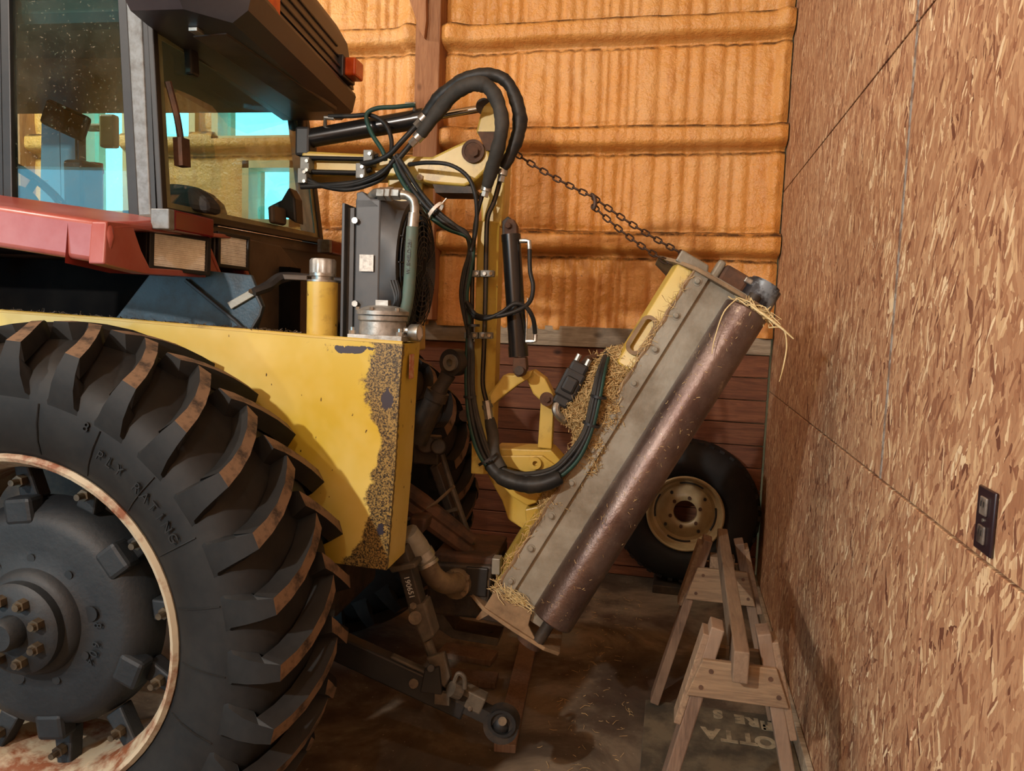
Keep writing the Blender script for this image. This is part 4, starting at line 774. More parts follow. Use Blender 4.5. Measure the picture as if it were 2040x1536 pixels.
# ---- hydraulic cylinders
def ram(nm, a, c, r_, rod_to, rr2, capm='cylblack'):
    b_ = MB(); a, c = np.asarray(a), np.asarray(c); d = nrm(c-a); b_.cyl(a, c, r_, n=28); b_.cyl(c-d*.03, c+d*.008, r_*1.06, n=28); b_.cyl(a-d*.005, a+d*.02, r_*1.04, n=28); o_ = b_.build(nm, M['cylblack'], bm)
    b_ = MB(); b_.cyl(c, rod_to, rr2, n=18); b_.build('cylinder_rod', M['chrome'], o_); return o_
cA = ram('boom_cylinder', P(615, 276, BV+.04), P(842, 236, BV+.04), S(730, 255, BV, 19), P(966, 215, BV+.04), S(900, 222, BV, 7.5))
b = MB(); b.cyl(P(964, 212, BV), P(964, 212, BV+.13), .03, n=18); b.build('rod_pin', M['steel'], cA)
b = MB(); b.box(P(610, 285, BV+.04), (.06, .08, .11), (UU, VV, ZZ)); b.build('cylinder_mount', M['trim'], cA, 0, bevel=.01)
cB = ram('tilt_cylinder', P(1018, 470, DV-.04), P(1033, 706, DV-.04), S(1025, 600, DV, 18.5), P(1034, 722, DV-.04), S(1034, 715, DV, 7))
b = MB(); b.prism([P(1005, 470, DV-.06), P(1004, 448, DV-.06), P(1011, 436, DV-.06), P(1022, 436, DV-.06), P(1029, 448, DV-.06), P(1030, 470, DV-.06)], VV*.05); b.cyl(P(1012, 449, DV-.075), P(1012, 449, DV+.03), .012, n=6); b.build('top_clevis', M['rust'], cB, 0, bevel=.004)
b = MB(); b.prism([P(1000, 440, DV), P(1012, 430, DV), P(1022, 440, DV), P(1018, 470, DV), P(1000, 470, DV)], VV*.06); b.build('dipper_ear', M['steel'], da_, 0, bevel=.004)
b = MB(); b.prism([P(1022, 712, DV-.07), P(1047, 712, DV-.07), P(1049, 735, DV-.07), P(1042, 750, DV-.07), P(1030, 752, DV-.07), P(1020, 740, DV-.07)], VV*.06); b.build('rod_clevis', M['rust'], cB, 0, bevel=.006)
b = MB(); b.cyl(P(1034, 738, DV-.085), P(1034, 738, DV+.02), S(1034, 738, DV, 9), n=16); b.build('clevis_pin', M['steel'], cB)
for px, py in ((1040, 480), (1052, 680)):
    b = MB(); b.tube([P(px-4, py, DV-.05), P(px+8, py, DV-.055), P(px+14, py-1 if py > 600 else py, DV-.055), P(px+15, py+(16 if py < 600 else -14), DV-.055)], .008, 8, False); b.build('hose_fitting', M['zinc'], cB)
b = MB(); b.box(P(1050, 635, DV-.045), (.002, .02, .15), (UU, VV, ZZ)); b.build('cylinder_sticker', M['decal'], cB, 0)
# ---- bell crank, link and head mount
HV = 2.80
b = MB(); b.prism([P(975, 788, HV), P(1003, 747, HV), P(1022, 748, HV), P(1062, 738, HV), P(1056, 752, HV), P(1030, 768, HV), P(992, 797, HV), P(976, 812, HV)], VV*.11); bc = b.build('bell_crank', M['yellow'], bm, 0, bevel=.005)
b = MB(); b.prism([P(965, 795, HV+.02), P(1000, 752, HV+.02), P(1025, 768, HV+.02), P(968, 820, HV+.02)], VV*.10); b.build('crank_arm', M['yellow'], bc, 0, bevel=.006)
b = MB(); b.prism([P(1044, 745, HV+.03), P(1062, 737, HV+.03), P(1086, 755, HV+.03), P(1103, 788, HV+.03), P(1102, 800, HV+.03), P(1090, 808, HV+.03), P(1076, 798, HV+.03), P(1062, 785, HV+.03)], VV*.08); b.build('crank_arm', M['yellow'], bc, 0, bevel=.006)
b = MB(); b.cyl(P(1089, 795, HV), P(1089, 795, HV+.15), S(1089, 795, HV, 14), n=22); b.cyl(P(1089, 795, HV-.012), P(1089, 795, HV+.01), S(1089, 795, HV, 7), n=6); b.build('crank_pin', M['rust'], bc)
b = MB(); b.prism([P(1077, 800, HV+.04), P(1103, 800, HV+.04), P(1099, 895, HV+.04), P(1071, 892, HV+.04)], VV*.05); b.build('link_bar', M['yellow'], bm, 0, bevel=.004)
b = MB(); b.prism([P(985, 893, HV+.02), P(1098, 897, HV+.02), P(1108, 908, HV+.02), P(1135, 940, HV+.02), P(1105, 952, HV+.02), P(990, 920, HV+.02)], VV*.14); hm = b.build('head_mount', M['yellow'], bm, 0, bevel=.005)
b = MB(); b.prism([P(992, 908, HV), P(1080, 908, HV), P(1120, 938, HV), P(1078, 950, HV), P(992, 925, HV)], VV*.025); b.build('mount_plate', M['yellow'], hm, 0, bevel=.004)
b = MB(); eye(b, P(1067, 922, HV-.006), VV, S(1067, 922, HV, 12), S(1067, 922, HV, 5), .03); b.cyl(P(1067, 922, HV+.0), P(1067, 922, HV+.03), S(1067, 922, HV, 5.2), n=16, m=0); b.build('grease_boss', M['yellow'], hm)
b = MB(); b.prism([P(945, 900, HV+.06), P(1000, 925, HV+.06), P(1080, 955, HV+.06), P(1120, 960, HV+.06), P(1100, 1010, HV+.06), P(1075, 1075, HV+.06), P(1050, 1060, HV+.06), P(1012, 1035, HV+.06), P(1000, 998, HV+.06)], VV*.12); b.build('mount_gusset', M['yellow'], hm, 0, bevel=.006)
b = MB(); b.prism([P(992, 960, HV), P(1090, 965, HV), P(1068, 1002, HV), P(1050, 1008, HV), P(1020, 990, HV)], VV*.06); b.build('mount_facet', M['yellow'], hm, 0, bevel=.005)
b = MB(); b.prism([P(1045, 1015, HV), P(1090, 1005, HV), P(1062, 1085, HV), P(1040, 1065, HV), P(1048, 1040, HV)], VV*.08); b.build('mount_facet', M['yellow'], hm, 0, bevel=.005)
# ---- flail head
hA, hB = P(1099, 1235, 2.66), P(1487, 618, 2.78)
la = nrm(hB-hA); LN = float(np.linalg.norm(hB-hA)); lq = nrm(VV-la*(VV@la)); lp = np.cross(la, lq); lp = lp if lp@UU > 0 else -lp
def H(s, p, q): return hA+la*s+lp*p+lq*q
RR = S(1290, 930, 2.72, 44)
hd = MB()
body = [(-.205, .02), (-.232, .03), (-.250, .10), (-.262, .20), (-.262, .32), (-.22, .43), (-.13, .49), (.02, .50), (.06, .47), (.06, .45), (-.13, .46), (-.20, .40), (-.24, .31), (-.24, .2), (-.228, .115), (-.215, .06), (-.205, .045)]
hd.prism([H(0, p, q) for p, q in body], la*(LN+.03)); head = hd.build('mower_housing', M['yellow'], bm, 30)
b = MB(); b.prism([H(LN*.70, p, q) for p, q in ((-.225, .025), (-.285, .04), (-.30, .12), (-.25, .12))], la*(LN*.30+.03)); b.build('top_guard', M['yellow'], head, 0, bevel=.008)
b = MB(); b.box(H(LN/2, -.10, .018), (LN+.10, .17, .012), (la, lp, lq)); b.build('rear_skirt', M['greysteel'], head, 0, bevel=.002)
b = MB(); b.box(H(LN/2, -.195, .002), (LN+.09, .055, .016), (la, lp, lq)); cs_ = b.build('clamp_strip', M['greysteel'], head, 0, bevel=.002)
b = MB(); b.tube([H(-.03+k*(LN+.06)/40, -.226+.003*math.sin(k*2.1), -.003) for k in range(41)], [.007+.002*math.sin(k*1.7) for k in range(41)], 6, False); b.build('flap_edge', M['tan'], head)
base = None
for k in range(10):
    q_ = H(.04+k*(LN)/9.3, -.197, -.006)
    if base is None: b = MB(); b.lathe(q_, -lq, [(.016, 0), (.016, .003), (.010, .003), (.010, .011), (.007, .013), (0, .013)], 12); base = b.build('strip_bolt', M['greysteel'], cs_, 30); b0 = q_
    else: o = copy_obj(base); o.location = Vector(q_-b0)
b = MB(); b.cyl(H(0, 0, 0), H(LN, 0, 0), RR, n=56); rl = b.build('rear_roller', M['roller'], head, 40, bevel=.006)
b = MB(); b.cyl(H(-.10, 0, 0), H(LN+.06, 0, 0), .022, n=16); b.build('roller_shaft', M['steel'], rl)
# end plates
for s0, nm in ((-.105, 0), (LN+.025, 1)):
    b = MB(); pl = [(-.225, -.02), (-.10, -.03), (.03, -.02), (.09, .02), (.09, .2), (.08, .48), (-.1, .52), (-.27, .46), (-.36, .3), (-.36, .15), (-.30, .05)]
    b.prism([H(s0, p, q) for p, q in pl], la*.014); ep = b.build('end_plate', M['tan'], head, 0, bevel=.003)
b = MB(); b.prism([H(-.10, -.228, -.012), H(-.012, -.228, -.012), H(-.012, -.075, -.012), H(-.06, -.06, -.012), H(-.09, -.01, -.012), H(-.10, .04, -.012)], lq*.014); b.build('skid_shoe', M['tan'], head, 0, bevel=.003)
b = MB(); b.prism([H(-.10, -.195, .0), H(-.10, -.228, .0), H(-.15, -.232, .0), H(-.148, -.220, .0)], lq*.012); b.build('broken_tab', M['tan'], head, 0); b = MB(); b.cyl(H(-.135, -.02, .05), H(-.10, -.02, .05), .05, n=14); b.build('roller_bearing', M['rust'], head, 30)
# top end: drive cover, bracket, bearing
b = MB(); b.prism([H(LN+.03, -.30, .03), H(LN+.075, -.30, .03), H(LN+.075, -.19, .03), H(LN+.03, -.17, .03)], lq*.25); b.build('top_cover', M['greysteel'], head, 0, bevel=.006)
b = MB(); b.bar(H(LN+.03, -.155, .06), H(LN+.115, -.155, .06), .03, .06, lq); b.build('bracket_ear', M['greysteel'], head, 0, bevel=.010, seg=3)
b = MB(); b.box(H(LN+.075, -.09, .08), (.075, .10, .10), (la, lp, lq)); b.build('drive_bracket', M['rust'], head, 0, bevel=.012)
b = MB(); b.cyl(H(LN+.035, .015, .06), H(LN+.115, .015, .06), .064, n=24); b.cyl(H(LN+.115, .015, .06), H(LN+.125, .015, .06), .054, n=24); b.build('bearing_cap', simple('scuffed_black_cap', srgb(40, 42, 48), srgb(128, 140, 150), 14, .35, .3, .3, 40, .5, .62), head, 30)
b = MB(); b.box(H(LN+.095, -.045, .03), (.02, .03, .03), (la, lp, lq)); b.build('bearing_bolt', M['zinc'], head, 0, bevel=.004)
# slotted handle on the housing
b = MB(); so, si = [], []
for k in range(20):
    a = 2*math.pi*k/20; so.append(H(LN*.80+math.copysign(.045, math.cos(a))+.032*math.cos(a), -.262+.032*math.sin(a), .028)); si.append(H(LN*.80+math.copysign(.045, math.cos(a))+.018*math.cos(a), -.262+.018*math.sin(a), .028))
ring(b, so, si, lq*-.02); b.build('handle_slot', M['tan'], head, 30)
b = MB(); b.prism([q_+lq*.012 for q_ in si], lq*.004); b.build('slot_recess', M['brown'], head, 0)
# hydraulic motor on the head
mc = P(1137, 765, 2.78); ma = nrm(P(1160, 722, 2.78)-P(1117, 805, 2.78)); mq = nrm(np.cross(ma, VV))
b = MB(); b.box(mc, (.11, .078, .08), (ma, mq, VV)); b.box(mc+ma*.065, (.045, .066, .07), (ma, mq, VV)); b.box(mc-ma*.065, (.045, .062, .07), (ma, mq, VV)); b.box(mc-VV*.042, (.06, .05, .02), (ma, mq, VV)); mt = b.build('hydraulic_motor', M['trim'], bm, 0, bevel=.012)
b = MB()
for i in (-1, 1): b.cyl(mc+ma*.08+mq*i*.02-VV*.015, mc+ma*.112+mq*i*.02-VV*.015, .010, n=8)
b.build('motor_fitting', M['zinc'], mt)
b = MB(); b.tube([P(1112, 800, 2.76), P(1107, 815, 2.75), P(1113, 828, 2.75), P(1125, 836, 2.77)], [.012, .015, .015, .018], 10); b.build('motor_elbow', M['zinc'], mt)
b = MB(); b.tube([P(1164, 724, 2.77), P(1172, 714, 2.80), P(1190, 711, 2.84), P(1208, 706, 2.9), P(1222, 692, 2.9)], .012, 10); b.build('motor_hose', M['rust'], mt)
b = MB(); b.prism([P(1210, 692, 2.92), P(1245, 705, 2.92), P(1242, 722, 2.92), P(1205, 712, 2.92)], VV*.08); b.build('motor_guard', M['yellow'], mt, 0, bevel=.004)
b = MB(); b.prism([P(1228, 690, 2.98), P(1262, 692, 2.98), P(1262, 706, 2.98), P(1230, 702, 2.98)], VV*.08); b.build('red_bracket', simple('rusty_red', srgb(120, 60, 44), srgb(90, 50, 38), 20, .7), mt, 0, bevel=.006)
# ---- hoses
HO = []
def hose(nm, pts, rpx, mat='blackrub', n=10):
    b_ = MB(); rs = rpx if hasattr(rpx, '__len__') else [rpx]*len(pts)
    b_.tube([P(*p) for p in pts], [S(p[0], p[1], p[2], r_) for p, r_ in zip(pts, rs)], n, jit=.07 if 'sleeve' in nm else 0); o_ = b_.build(nm, M[mat], bm, 60); return o_
v1, v2 = 2.72, 2.66
hose('hose_sleeve', [(848, 232, 2.80), (872, 200, 2.78), (902, 172, 2.76), (940, 152, 2.74), (985, 150, 2.74), (1012, 166, 2.74), (1028, 200, 2.74), (1036, 238, 2.74), (1030, 275, 2.74), (1017, 308, 2.74), (1003, 335, 2.75)], [11, 15, 13, 13, 13, 12, 14, 15, 14, 12, 10], 'blackrub', 14)
hose('hose_sleeve', [(838, 268, 2.76), (868, 228, 2.74), (905, 186, 2.70), (940, 168, 2.68), (970, 172, 2.68), (990, 200, 2.68), (1000, 245, 2.68), (992, 295, 2.69), (980, 335, 2.72), (970, 372, 2.74)], [11, 14, 15, 15, 15, 15, 14, 14, 14, 11], 'sleeve', 14)
for a_, c_ in (((848, 232), (828, 252)), ((838, 268), (818, 288)), ((1002, 338), (997, 362)), ((970, 372), (965, 392))):
    vv_ = 2.78 if a_[0] < 900 else 2.755
    b = MB(); p0_, p1_ = P(*a_, vv_), P(*c_, vv_); b.cyl(p0_, p0_+(p1_-p0_)*.45, S(*a_, vv_, 11), n=16); b.cyl(p0_+(p1_-p0_)*.5, p1_, S(*a_, vv_, 8), n=6); b.build('hose_fitting', M['zinc'], bm, 30)
hose('boom_hose', [(828, 252, 2.78), (800, 282, 2.78), (775, 308, 2.79), (745, 322, 2.80), (720, 326, 2.82)], 5.5)
hose('boom_hose', [(818, 288, 2.78), (792, 318, 2.78), (768, 338, 2.79), (735, 356, 2.80), (690, 366, 2.81), (600, 372, 2.83)], 5.5)
hose('boom_hose', [(786, 318, 2.77), (760, 346, 2.78), (720, 364, 2.79), (670, 372, 2.81), (600, 362, 2.83)], 4.5)
hose('boom_hose', [(780, 322, 2.78), (765, 352, 2.8), (735, 368, 2.8), (690, 378, 2.8), (640, 370, 2.82), (600, 350, 2.83)], 4.5)
hose('cylinder_hose', [(826, 209, 2.86), (790, 213, 2.84), (750, 216, 2.83), (730, 230, 2.82), (740, 265, 2.81), (762, 300, 2.8), (768, 320, 2.8)], 4.5, 'greenhose')
hose('cylinder_hose', [(655, 232, 2.86), (700, 231, 2.85), (740, 230, 2.84), (768, 248, 2.83), (780, 280, 2.82), (778, 315, 2.8)], 4.5)
for px, py, y2 in ((826, 206, 224), (648, 234, 252)):
    b = MB(); b.tube([P(px-18 if px > 700 else px+18, py+2, 2.86), P(px, py, 2.86), P(px, y2, 2.88)], .008, 8, False); b.build('hose_fitting', M['zinc'], bm)
# tied bundle down to the dipper
for k, (dx, dy) in enumerate(((0, 0), (9, -4), (-7, 6), (14, 4))):
    hose('tied_hose', [(786+dx*.5, 312+dy, 2.78), (802+dx, 345+dy, 2.77), (830+dx, 388+dy, 2.75), (862+dx, 424+dy, 2.74), (898+dx, 452+dy*.6, 2.74), (930, 468+dy*.6, 2.75), (940-dx*.3, 500, 2.76), (932-dx*.6, 545, 2.755), (926-dx*.5, 590, 2.75), (932-dx*.3, 640, 2.75), (934+dx*.5, 700, 2.75), (934+dx*.6, 780, 2.745), (944+dx*.9, 850, 2.73), (962+dx, 905, 2.71), (990+dx*.5, 940-dx*.6, 2.69), (1040, 958-dx, 2.67), (1095, 952-dx*1.2, 2.66), (1140-dx, 918-dx*.5, 2.66), (1172-dx*.7, 862, 2.67), (1188-dx*.7, 800, 2.68), (1198-dx*.6, 750, 2.72), (1206-dx*.4, 720, 2.78), (1214-dx*.3, 702, 2.86), (1226, 692, 2.92)], 4.6 if k else 5.2, ['blackrub', 'blackrub', 'greenhose', 'sleeve'][k], 8)
b = MB(); q_ = P(868, 420, 2.74); hx = nrm(P(900, 452, 2.74)-P(840, 395, 2.74)); b.lathe(q_-hx*.006, hx, [(.034, 0), (.038, 0), (.038, .012), (.034, .012)], 20, closed=True); b.bar(q_+np.cross(hx, VV)*.035, q_+np.cross(hx, VV)*.06, .008, .003); b.build('zip_tie', M['tie'], bm)
hose('arc_hose', [(815, 328, 2.80), (850, 324, 2.76), (895, 328, 2.74), (930, 350, 2.73), (946, 385, 2.73), (950, 430, 2.74), (946, 470, 2.75), (938, 500, 2.75)], 4.2)
hose('cylinder_hose', [(1055, 497, 2.745), (1056, 540, 2.74), (1062, 570, 2.73), (1056, 600, 2.71), (1032, 618, 2.69), (990, 630, 2.69), (950, 628, 2.71), (930, 602, 2.74)], 4.5)
hose('cylinder_hose', [(1066, 664, 2.745), (1062, 635, 2.72), (1048, 612, 2.70), (1025, 605, 2.69), (1000, 622, 2.69), (972, 634, 2.69), (948, 632, 2.71), (932, 615, 2.74)], 4.5)
hose('head_hose', [(975, 834, 2.775), (978, 848, 2.765), (982, 870, 2.75), (985, 905, 2.72), (1000, 935, 2.69)], [10, 12, 12, 12, 12], 'sleeve', 14)
b = MB(); b.cyl(P(969, 798, 2.775), P(975, 836, 2.77), S(972, 815, 2.78, 9), n=8); b.cyl(P(970, 806, 2.78), P(972, 814, 2.778), S(972, 815, 2.78, 11), n=6); b.build('hose_fitting', M['zinc'], bm, 20)
hose('head_sleeve', [(975, 925, 2.70), (1000, 950, 2.68), (1040, 964, 2.66), (1080, 964, 2.65), (1118, 950, 2.65)], [12, 16, 17, 17, 13], 'blackrub', 16)
for px, py, nx_, ny_, rw in ((942, 648, 0, 1, 14), (936, 790, 0, 1, 13), (972, 915, .5, .8, 22), (1178, 845, -.3, .9, 18), (1193, 790, -.2, .95, 16)):
    vz = 2.75 if px < 960 else 2.69
    q_ = P(px, py, vz); hx = nrm(P(px+nx_*20, py+ny_*20, vz)-q_); r_ = S(px, py, vz, rw); b = MB(); b.lathe(q_-hx*.004, hx, [(r_*.92, 0), (r_, 0), (r_, .009), (r_*.92, .009)], 20, closed=True); b.build('black_tie', M['trim'], bm)
# ------------------------------------------------------------------ tie-down chain
ch0 = P(1026, 305, 2.83); chm = P(1181, 392, 2.84); e1, e2 = P(1378, 514, 2.92), P(1364, 540, 2.90)
chn = thing('tie_chain', 'rusty steel chain from the boom arm to the mower head', 'chain', ch0)
def link_mesh():
    b_ = MB(); pts = []; L_, w_ = .0155, .0085
    for k in range(17):
        a = 2*math.pi*k/16; pts.append(np.array([math.copysign(L_-w_, math.cos(a))*(1 if abs(math.cos(a)) > 1e-6 else 0)+w_*math.cos(a), w_*math.sin(a), 0]))
    b_.tube(pts, .0032, 6, False); return b_
lk0 = None; pitch = .0255
def strand(a, c, sag):
    global lk0
    a, c = np.asarray(a), np.asarray(c); n_ = max(2, int(np.linalg.norm(c-a)/pitch))
    for k in range(n_):
        t_ = (k+.5)/n_; p = a+(c-a)*t_-ZZ*sag*4*t_*(1-t_); d = nrm((c-a)-ZZ*sag*4*(1-2*t_)*1.0); s_ = nrm(np.cross(d, VV)); q_ = np.cross(d, s_)
        if k % 2: s_, q_ = q_, -s_
        if lk0 is None: lk0 = link_mesh().build('chain_link', M['chain'], None, 60); o_ = lk0; o_.parent = chn
        else: o_ = copy_obj(lk0, chn)
        m_ = Matrix.Identity(4)
        for i in range(3): m_[i][0] = d[i]; m_[i][1] = s_[i]; m_[i][2] = q_[i]; m_[i][3] = p[i]-ROOT[chn.name][i]
        o_.matrix_local = m_
strand(ch0, chm, .008); strand(chm, e1, .012); strand(chm-ZZ*.03, e2, .02)
b = MB(); hk = [P(1178, 386, 2.84), P(1184, 392, 2.83), P(1186, 404, 2.83), P(1183, 416, 2.83), P(1178, 412, 2.83)]; b.tube(hk, [.005, .007, .008, .006, .004], 8); b.build('grab_hook', M['chain'], chn)
# ------------------------------------------------------------------ hay packed on the mower head
def straws(name, gen, n, mat, parent=None, rmin=.0007, rmax=.0014):
    v = []; f = []
    for i in range(n):
        p, d, L_ = gen(); d = nrm(d); r_ = random.uniform(rmin, rmax); x = nrm(np.cross(d, (.3, .8, .52))); y = np.cross(d, x); k = len(v); bend = (x*random.uniform(-1, 1)+y*random.uniform(-1, 1))*L_*.18
        for t_, off in ((-.5, 0), (0, 1), (.5, 0)):
            for a in (0, 2.09, 4.19): v.append(p+d*t_*L_+bend*off+(x*math.cos(a)+y*math.sin(a))*r_)
        for s_ in (0, 3):
            for j in range(3): f.append((k+s_+j, k+s_+(j+1) % 3, k+s_+3+(j+1) % 3, k+s_+3+j))
    b_ = MB(); org_ = np.zeros(3); me_ = bpy.data.meshes.new(name); me_.from_pydata([tuple(q) for q in v], [], f); me_.materials.append(mat); o_ = bpy.data.objects.new(name, me_); COL.objects.link(o_); o_['kind'] = 'stuff'; return o_
BLOB = [((1190, 800), 2.80, 62, 3), ((1215, 755), 2.84, 55, 3), ((1158, 818), 2.78, 40, 2), ((1235, 735), 2.86, 45, 2), ((1180, 865), 2.76, 36, 2), ((1188, 772), 2.80, 50, 2), ((1165, 915), 2.74, 32, 1), ((1130, 965), 2.74, 30, 1), ((1105, 1005), 2.73, 28, 1), ((1232, 765), 2.79, 34, 2), ((1206, 825), 2.75, 32, 2), ((1176, 885), 2.74, 28, 2), ((1250, 730), 2.82, 28, 1), ((1205, 790), 2.76, 40, 2)]
wts = [q_[3] for q_ in BLOB]
def gen_hay():
    (px, py), v_, r_, _w = random.choices(BLOB, wts)[0]; c_ = P(px, py, v_); rm = S(px, py, v_, r_); d = nrm(rng.normal(size=3)); p = c_+d*rm*(.55+.45*random.random()**.4)*np.array([1, .55, 1]); t_ = rng.normal(size=3); t_ = t_-d*(t_@d)*.75
    return p, t_, random.uniform(.03, .085)
o = straws('hay_clump', gen_hay, 13000, M['hay'], None, .0008, .0017); tag(o, 'matted clump of dry cut hay packed against the mower head', 'hay')
b = MB()
for (px, py), v_, r_, _w in BLOB: b.ball(P(px, py, v_), S(px, py, v_, r_*.80), (1, .5, 1), None, 14)
b.build('hay_core', M['hay'], o, 60)
def gen_edge():
    t_ = random.random(); s_ = LN*(1.02*t_-.02); p = H(s_, -.232+random.gauss(0, .008), .0+random.gauss(0, .008)); return p, la+rng.normal(size=3)*.6, random.uniform(.02, .06)
tag(straws('loose_hay', gen_edge, 420, M['hay']), 'thin hay wisps along the edge of the mower clamp strip', 'hay')
def gen_low():
    p = H(-.0+random.gauss(0, .010), -.16+random.gauss(0, .035), -.018+random.gauss(0, .003)); return p, lp+rng.normal(size=3)*.35, random.uniform(.03, .07)
tag(straws('hay_tuft', gen_low, 90, M['straw']), 'small straw tuft at the bottom end of the mower head', 'hay')
def gen_top():
    p = H(LN+.012+random.gauss(0, .007), random.uniform(-.05, .085), -.02+random.gauss(0, .02)); return p, lp+rng.normal(size=3)*.45, random.uniform(.03, .09)
tag(straws('straw_tuft', gen_top, 110, M['straw'], None, .001, .0024), 'pale straw wedged between roller top and end plate', 'hay')
for pts, r_, lab in (([H(LN+.01, .0, -.06), H(LN-.0, .06, -.09), H(LN-.01, .12, -.10), H(LN-.02, .17, -.10)], .005, 'thick pale stalk sticking out right of the roller top'),
                     ([H(LN+.005, -.055, -.075), H(LN-.06, -.07, -.095), H(LN-.15, -.05, -.095), H(LN-.20, -.03, -.093)], .0025, 'long straw stalk hanging down over the roller front'),
                     ([H(LN-.02, .09, -.04), H(LN-.0, .13, -.05), H(LN-.04, .17, -.05), H(LN-.11, .20, -.05), H(LN-.16, .215, -.05)], .003, 'curved straw leaf dangling off the roller by the wall')):
    b = MB(); b.tube(pts, [r_, r_, r_*.8, r_*.5][:len(pts)] if len(pts) == 4 else [r_, r_, r_, r_*.8, r_*.4], 5); tag(b.build('straw_stalk', M['straw'], None), lab, 'straw')
def gen_roll():
    s_ = random.uniform(.02, LN-.02); a = random.gauss(-.3, .5); p = H(s_, math.sin(a)*(RR+.001), -math.cos(a)*(RR+.001)); tg_ = lp*math.cos(a)+lq*math.sin(a); return p, la*random.gauss(0, 1)+tg_*random.gauss(0, 1), random.uniform(.004, .016)
tag(straws('straw_flecks', gen_roll, 130, M['hay'], None, .0005, .001), 'tiny straw flecks stuck to the rusty roller', 'straw')
def gen_tk():
    x_ = random.uniform(0, 600); p = P(x_, np.interp(x_, [0, 600], [622, 670])-4, TK0+random.uniform(.01, .16)); p = np.array([p[0], p[1], np.interp(p@UU, [-2.05, -.69], [1.631, 1.586])+.004]); return p, np.array([random.gauss(0, 1), random.gauss(0, 1), random.gauss(0, .25)]), random.uniform(.01, .04)
tag(straws('chaff_litter', gen_tk, 500, M['brown'], None, .0007, .0016), 'dark chaff scattered along the top of the oil tank', 'chaff')
def gen_fl():
    p = np.array([random.uniform(-.45, -.1), random.uniform(2.6, 4.6), .003]); return p, np.array([random.gauss(0, 1), random.gauss(0, 1), random.gauss(0, .1)]), random.uniform(.01, .05)
tag(straws('floor_chaff', gen_fl, 130, M['hay'], None, .0006, .0013), 'loose straw bits scattered on the concrete floor', 'straw')
# ------------------------------------------------------------------ spare wheel against the back wall
sp = thing('spare_wheel', 'worn black tyre on a beige steel rim leaning by the corner', 'wheel', (.10, 4.86, .05))
sc0 = np.array([.092, 4.74, .51]); sax = np.array([0, 1., 0]); SR = .455
b = MB(); hp = [(.235, .035), (.25, .015), (.29, .002), (.33, 0), (.37, .008), (.405, .025), (.43, .05), (.448, .08), (SR, .12)]; b.lathe(sc0, sax, hp+[(r_, .24-h_) for r_, h_ in hp[::-1][1:]]+[(.22, .2), (.22, .04)], 72, closed=True); st_ = b.build('spare_tire', M['tyre2'], sp, 50)
base = None
for k in range(40):
    a = 2*math.pi*k/40; rd = np.array([math.cos(a), 0, math.sin(a)]); tg = np.array([-math.sin(a), 0, math.cos(a)])
    if base is None: b = MB(); b.box(sc0+rd*(SR-.026)+sax*.085, (.035, .03, .07), (rd, tg, sax)); base = b.build('tread_block', M['tyre2'], st_, 0)
    else: o = copy_obj(base); cc = Vector(sc0-ROOT[sp.name]); o.matrix_local = Matrix.Translation(cc) @ Matrix.Rotation(-a, 4, Vector((0, 1, 0))) @ Matrix.Translation(-cc)
b = MB(); b.lathe(sc0, sax, [(.232, .03), (.236, .012), (.228, .004), (.218, .010), (.212, .03), (.20, .055), (.185, .06), (.18, .075), (.165, .085), (.13, .07), (.115, .058), (.09, .055), (.072, .062), (.070, .075), (.070, .09), (.16, .10), (.20, .10), (.225, .06)], 64, closed=True); wr_ = b.build('wheel_disc', M['beige'], sp, 40)
for k in range(6):
    a = 2*math.pi*k/6+.3; q_ = sc0+np.array([math.cos(a), 0, math.sin(a)])*.093; b = MB(); b.cyl(q_+sax*.045, q_+sax*.057, .011, n=10); b.build('stud_hole', M['rust'], wr_)
for k in range(4):
    a = 2*math.pi*k/4+.65; q_ = sc0+np.array([math.cos(a), 0, math.sin(a)])*.145; b = MB(); b.cyl(q_+sax*.06, q_+sax*.075, .010, n=8); b.build('disc_hole', M['trim'], wr_)
for k in range(4):
    a = 2*math.pi*k/4+1.4; pts = [sc0+np.array([math.cos(a+d), 0, math.sin(a+d)])*.186+sax*.062 for d in np.linspace(-.4, .4, 9)]; b = MB(); b.tube(pts, .007, 6, False); b.build('hand_hole', M['trim'], wr_)
b = MB(); b.box((.09, 4.86, .025), (.34, .26, .05)); tag(b.build('timber_block', M['steel'], None, 0, bevel=.004), 'dark timber block under the spare wheel', 'block')
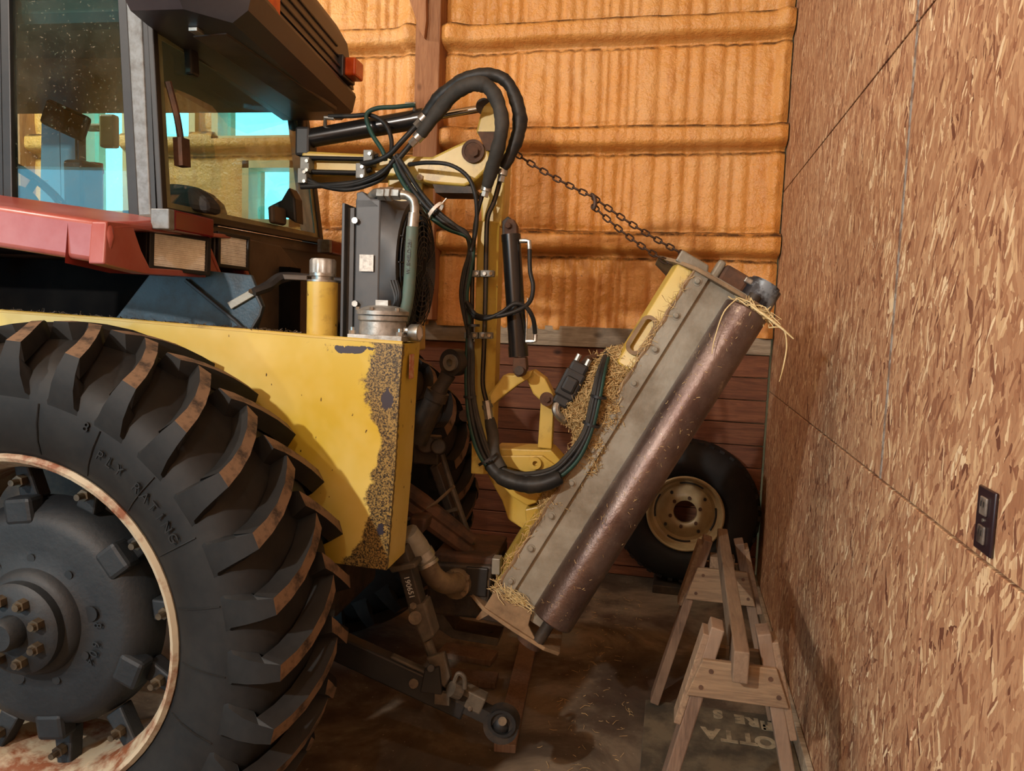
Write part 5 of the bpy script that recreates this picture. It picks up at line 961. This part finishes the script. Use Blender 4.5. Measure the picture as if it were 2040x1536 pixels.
# ------------------------------------------------------------------ sawhorse
sh = thing('sawhorse', 'weathered wooden sawhorse standing beside the particle board wall', 'sawhorse', (.22, 2.75, 0))
RZ = .80
def rx(y_): return float(np.interp(y_, [2.12, 3.36], [.212, .226]))
b = MB(); b.bar((rx(2.10), 2.10, RZ-.045), (rx(3.38), 3.38, RZ-.045), .042, .09); b.build('top_rail', M['pine'], sh, 0, bevel=.004)
for fy, sg, back in ((2.22, -1, 0), (3.28, 1, 1)):
    x_ = rx(fy)
    for sx in (-1, 1):
        top = np.array([x_+sx*.062, fy, RZ-.02 if back else RZ+.025]); foot = np.array([x_+sx*.245, fy+sg*.02, 0.032]); dr = nrm(foot-top); b = MB(); b.bar(top, foot, .09, .038, (1, 0, 0)); lg = b.build('leg', M['leg'] if True else None, sh, 0, bevel=.004)
        b = MB(); b.bar(top+np.array([sx*.001, 0, 0]), top+dr*.23, .086, .028, (1, 0, 0)); 
        q0 = top+np.array([-sx*.036, 0, -.03]); b = MB(); b.bar(top+np.array([sx*.030, 0, -.02]), top+dr*.30+np.array([sx*.030, 0, 0]), .09, .02, (1, 0, 0)); b.build('leg_cleat', M['pine'], sh, 0, bevel=.003)
    gy = fy-.062 if not back else fy-.058; gt, gb = (-.135, -.275) if back else (-.062, -.172)
    for yy in (gy, fy+.045):
        b = MB(); b.prism([(x_-.100, yy, RZ+gt), (x_+.100, yy, RZ+gt), (x_+.140, yy, RZ+gb), (x_-.140, yy, RZ+gb)], (0, .02, 0)); o = b.build('gusset_board', M['gusset'], sh, 0, bevel=.003)
        gp = o if yy == gy else gp
    for dx, dz in ((-.075, gt-.03), (.085, gt-.03), (-.10, gb+.03), (.11, gb+.03)): b = MB(); b.cyl((x_+dx, gy-.002, RZ+dz), (x_+dx, gy, RZ+dz), .007, n=8); b.build('nail_head', M['rust'], gp, 0)
    b = MB(); b.box((x_, fy, RZ-.115), (.10, .07, .05)); b.build('rail_block', M['pine'], sh, 0, bevel=.003)
# ------------------------------------------------------------------ boards on the floor
sb = thing('painted_board', 'old painted sign board with faded lettering under the sawhorse', 'board', (.2, 2.95, 0))
q0, q1 = PZ(1286, 1402), PZ(1270, 1600); q2 = np.array([.52, q0[1]+.04, 0])
b = MB(); b.prism([q0, (.535, q0[1]+.02, 0), (.535, q1[1]-.15, 0), (q1[0], q1[1]-.15, 0)], (0, 0, .02)); b.build('board', M['paintboard'], sb, 0, bevel=.003)
for ch, px, py, sz in (('O', 1525, 1478, .115), ('T', 1490, 1471, .115), ('T', 1452, 1466, .115), ('A', 1416, 1460, .115), ('F', 1530, 1446, .09), ('I', 1520, 1444, .09), ('R', 1500, 1438, .09), ('E', 1474, 1432, .09), ('S', 1430, 1422, .09)):
    vs_, fs_ = text_mesh(ch, sz, .0006, .0055); c_ = PZ(px, py, .021); b = MB(); b.add([c_+np.array([-p[0]*.88, -p[1], p[2]]) for p in vs_], fs_); b.build('painted_letter', M['letter'], sb, 0)
for i, (pa, pb_, wd, th, mt_, lab) in enumerate(((PZ(1052, 1290), PZ(1005, 1500), .085, .035, 'leg', 'long brown board lying on the floor below the hitch arm'),
      (PZ(880, 1300), PZ(985, 1318), .12, .03, 'leg', 'short dark plank on the floor under the drawbar'),
      (PZ(860, 1350), PZ(990, 1362), .11, .03, 'leg', 'second dark plank on the floor nearer than the drawbar'),
      (PZ(900, 1212), PZ(1020, 1235), .14, .03, 'leg', 'far dark plank on the floor behind the pump'))):
    b = MB(); b.bar(pa+ZZ*th/2, pb_+ZZ*th/2, wd, th); o = b.build('loose_board', M[mt_], None, 0, bevel=.003); tag(o, lab, 'board')
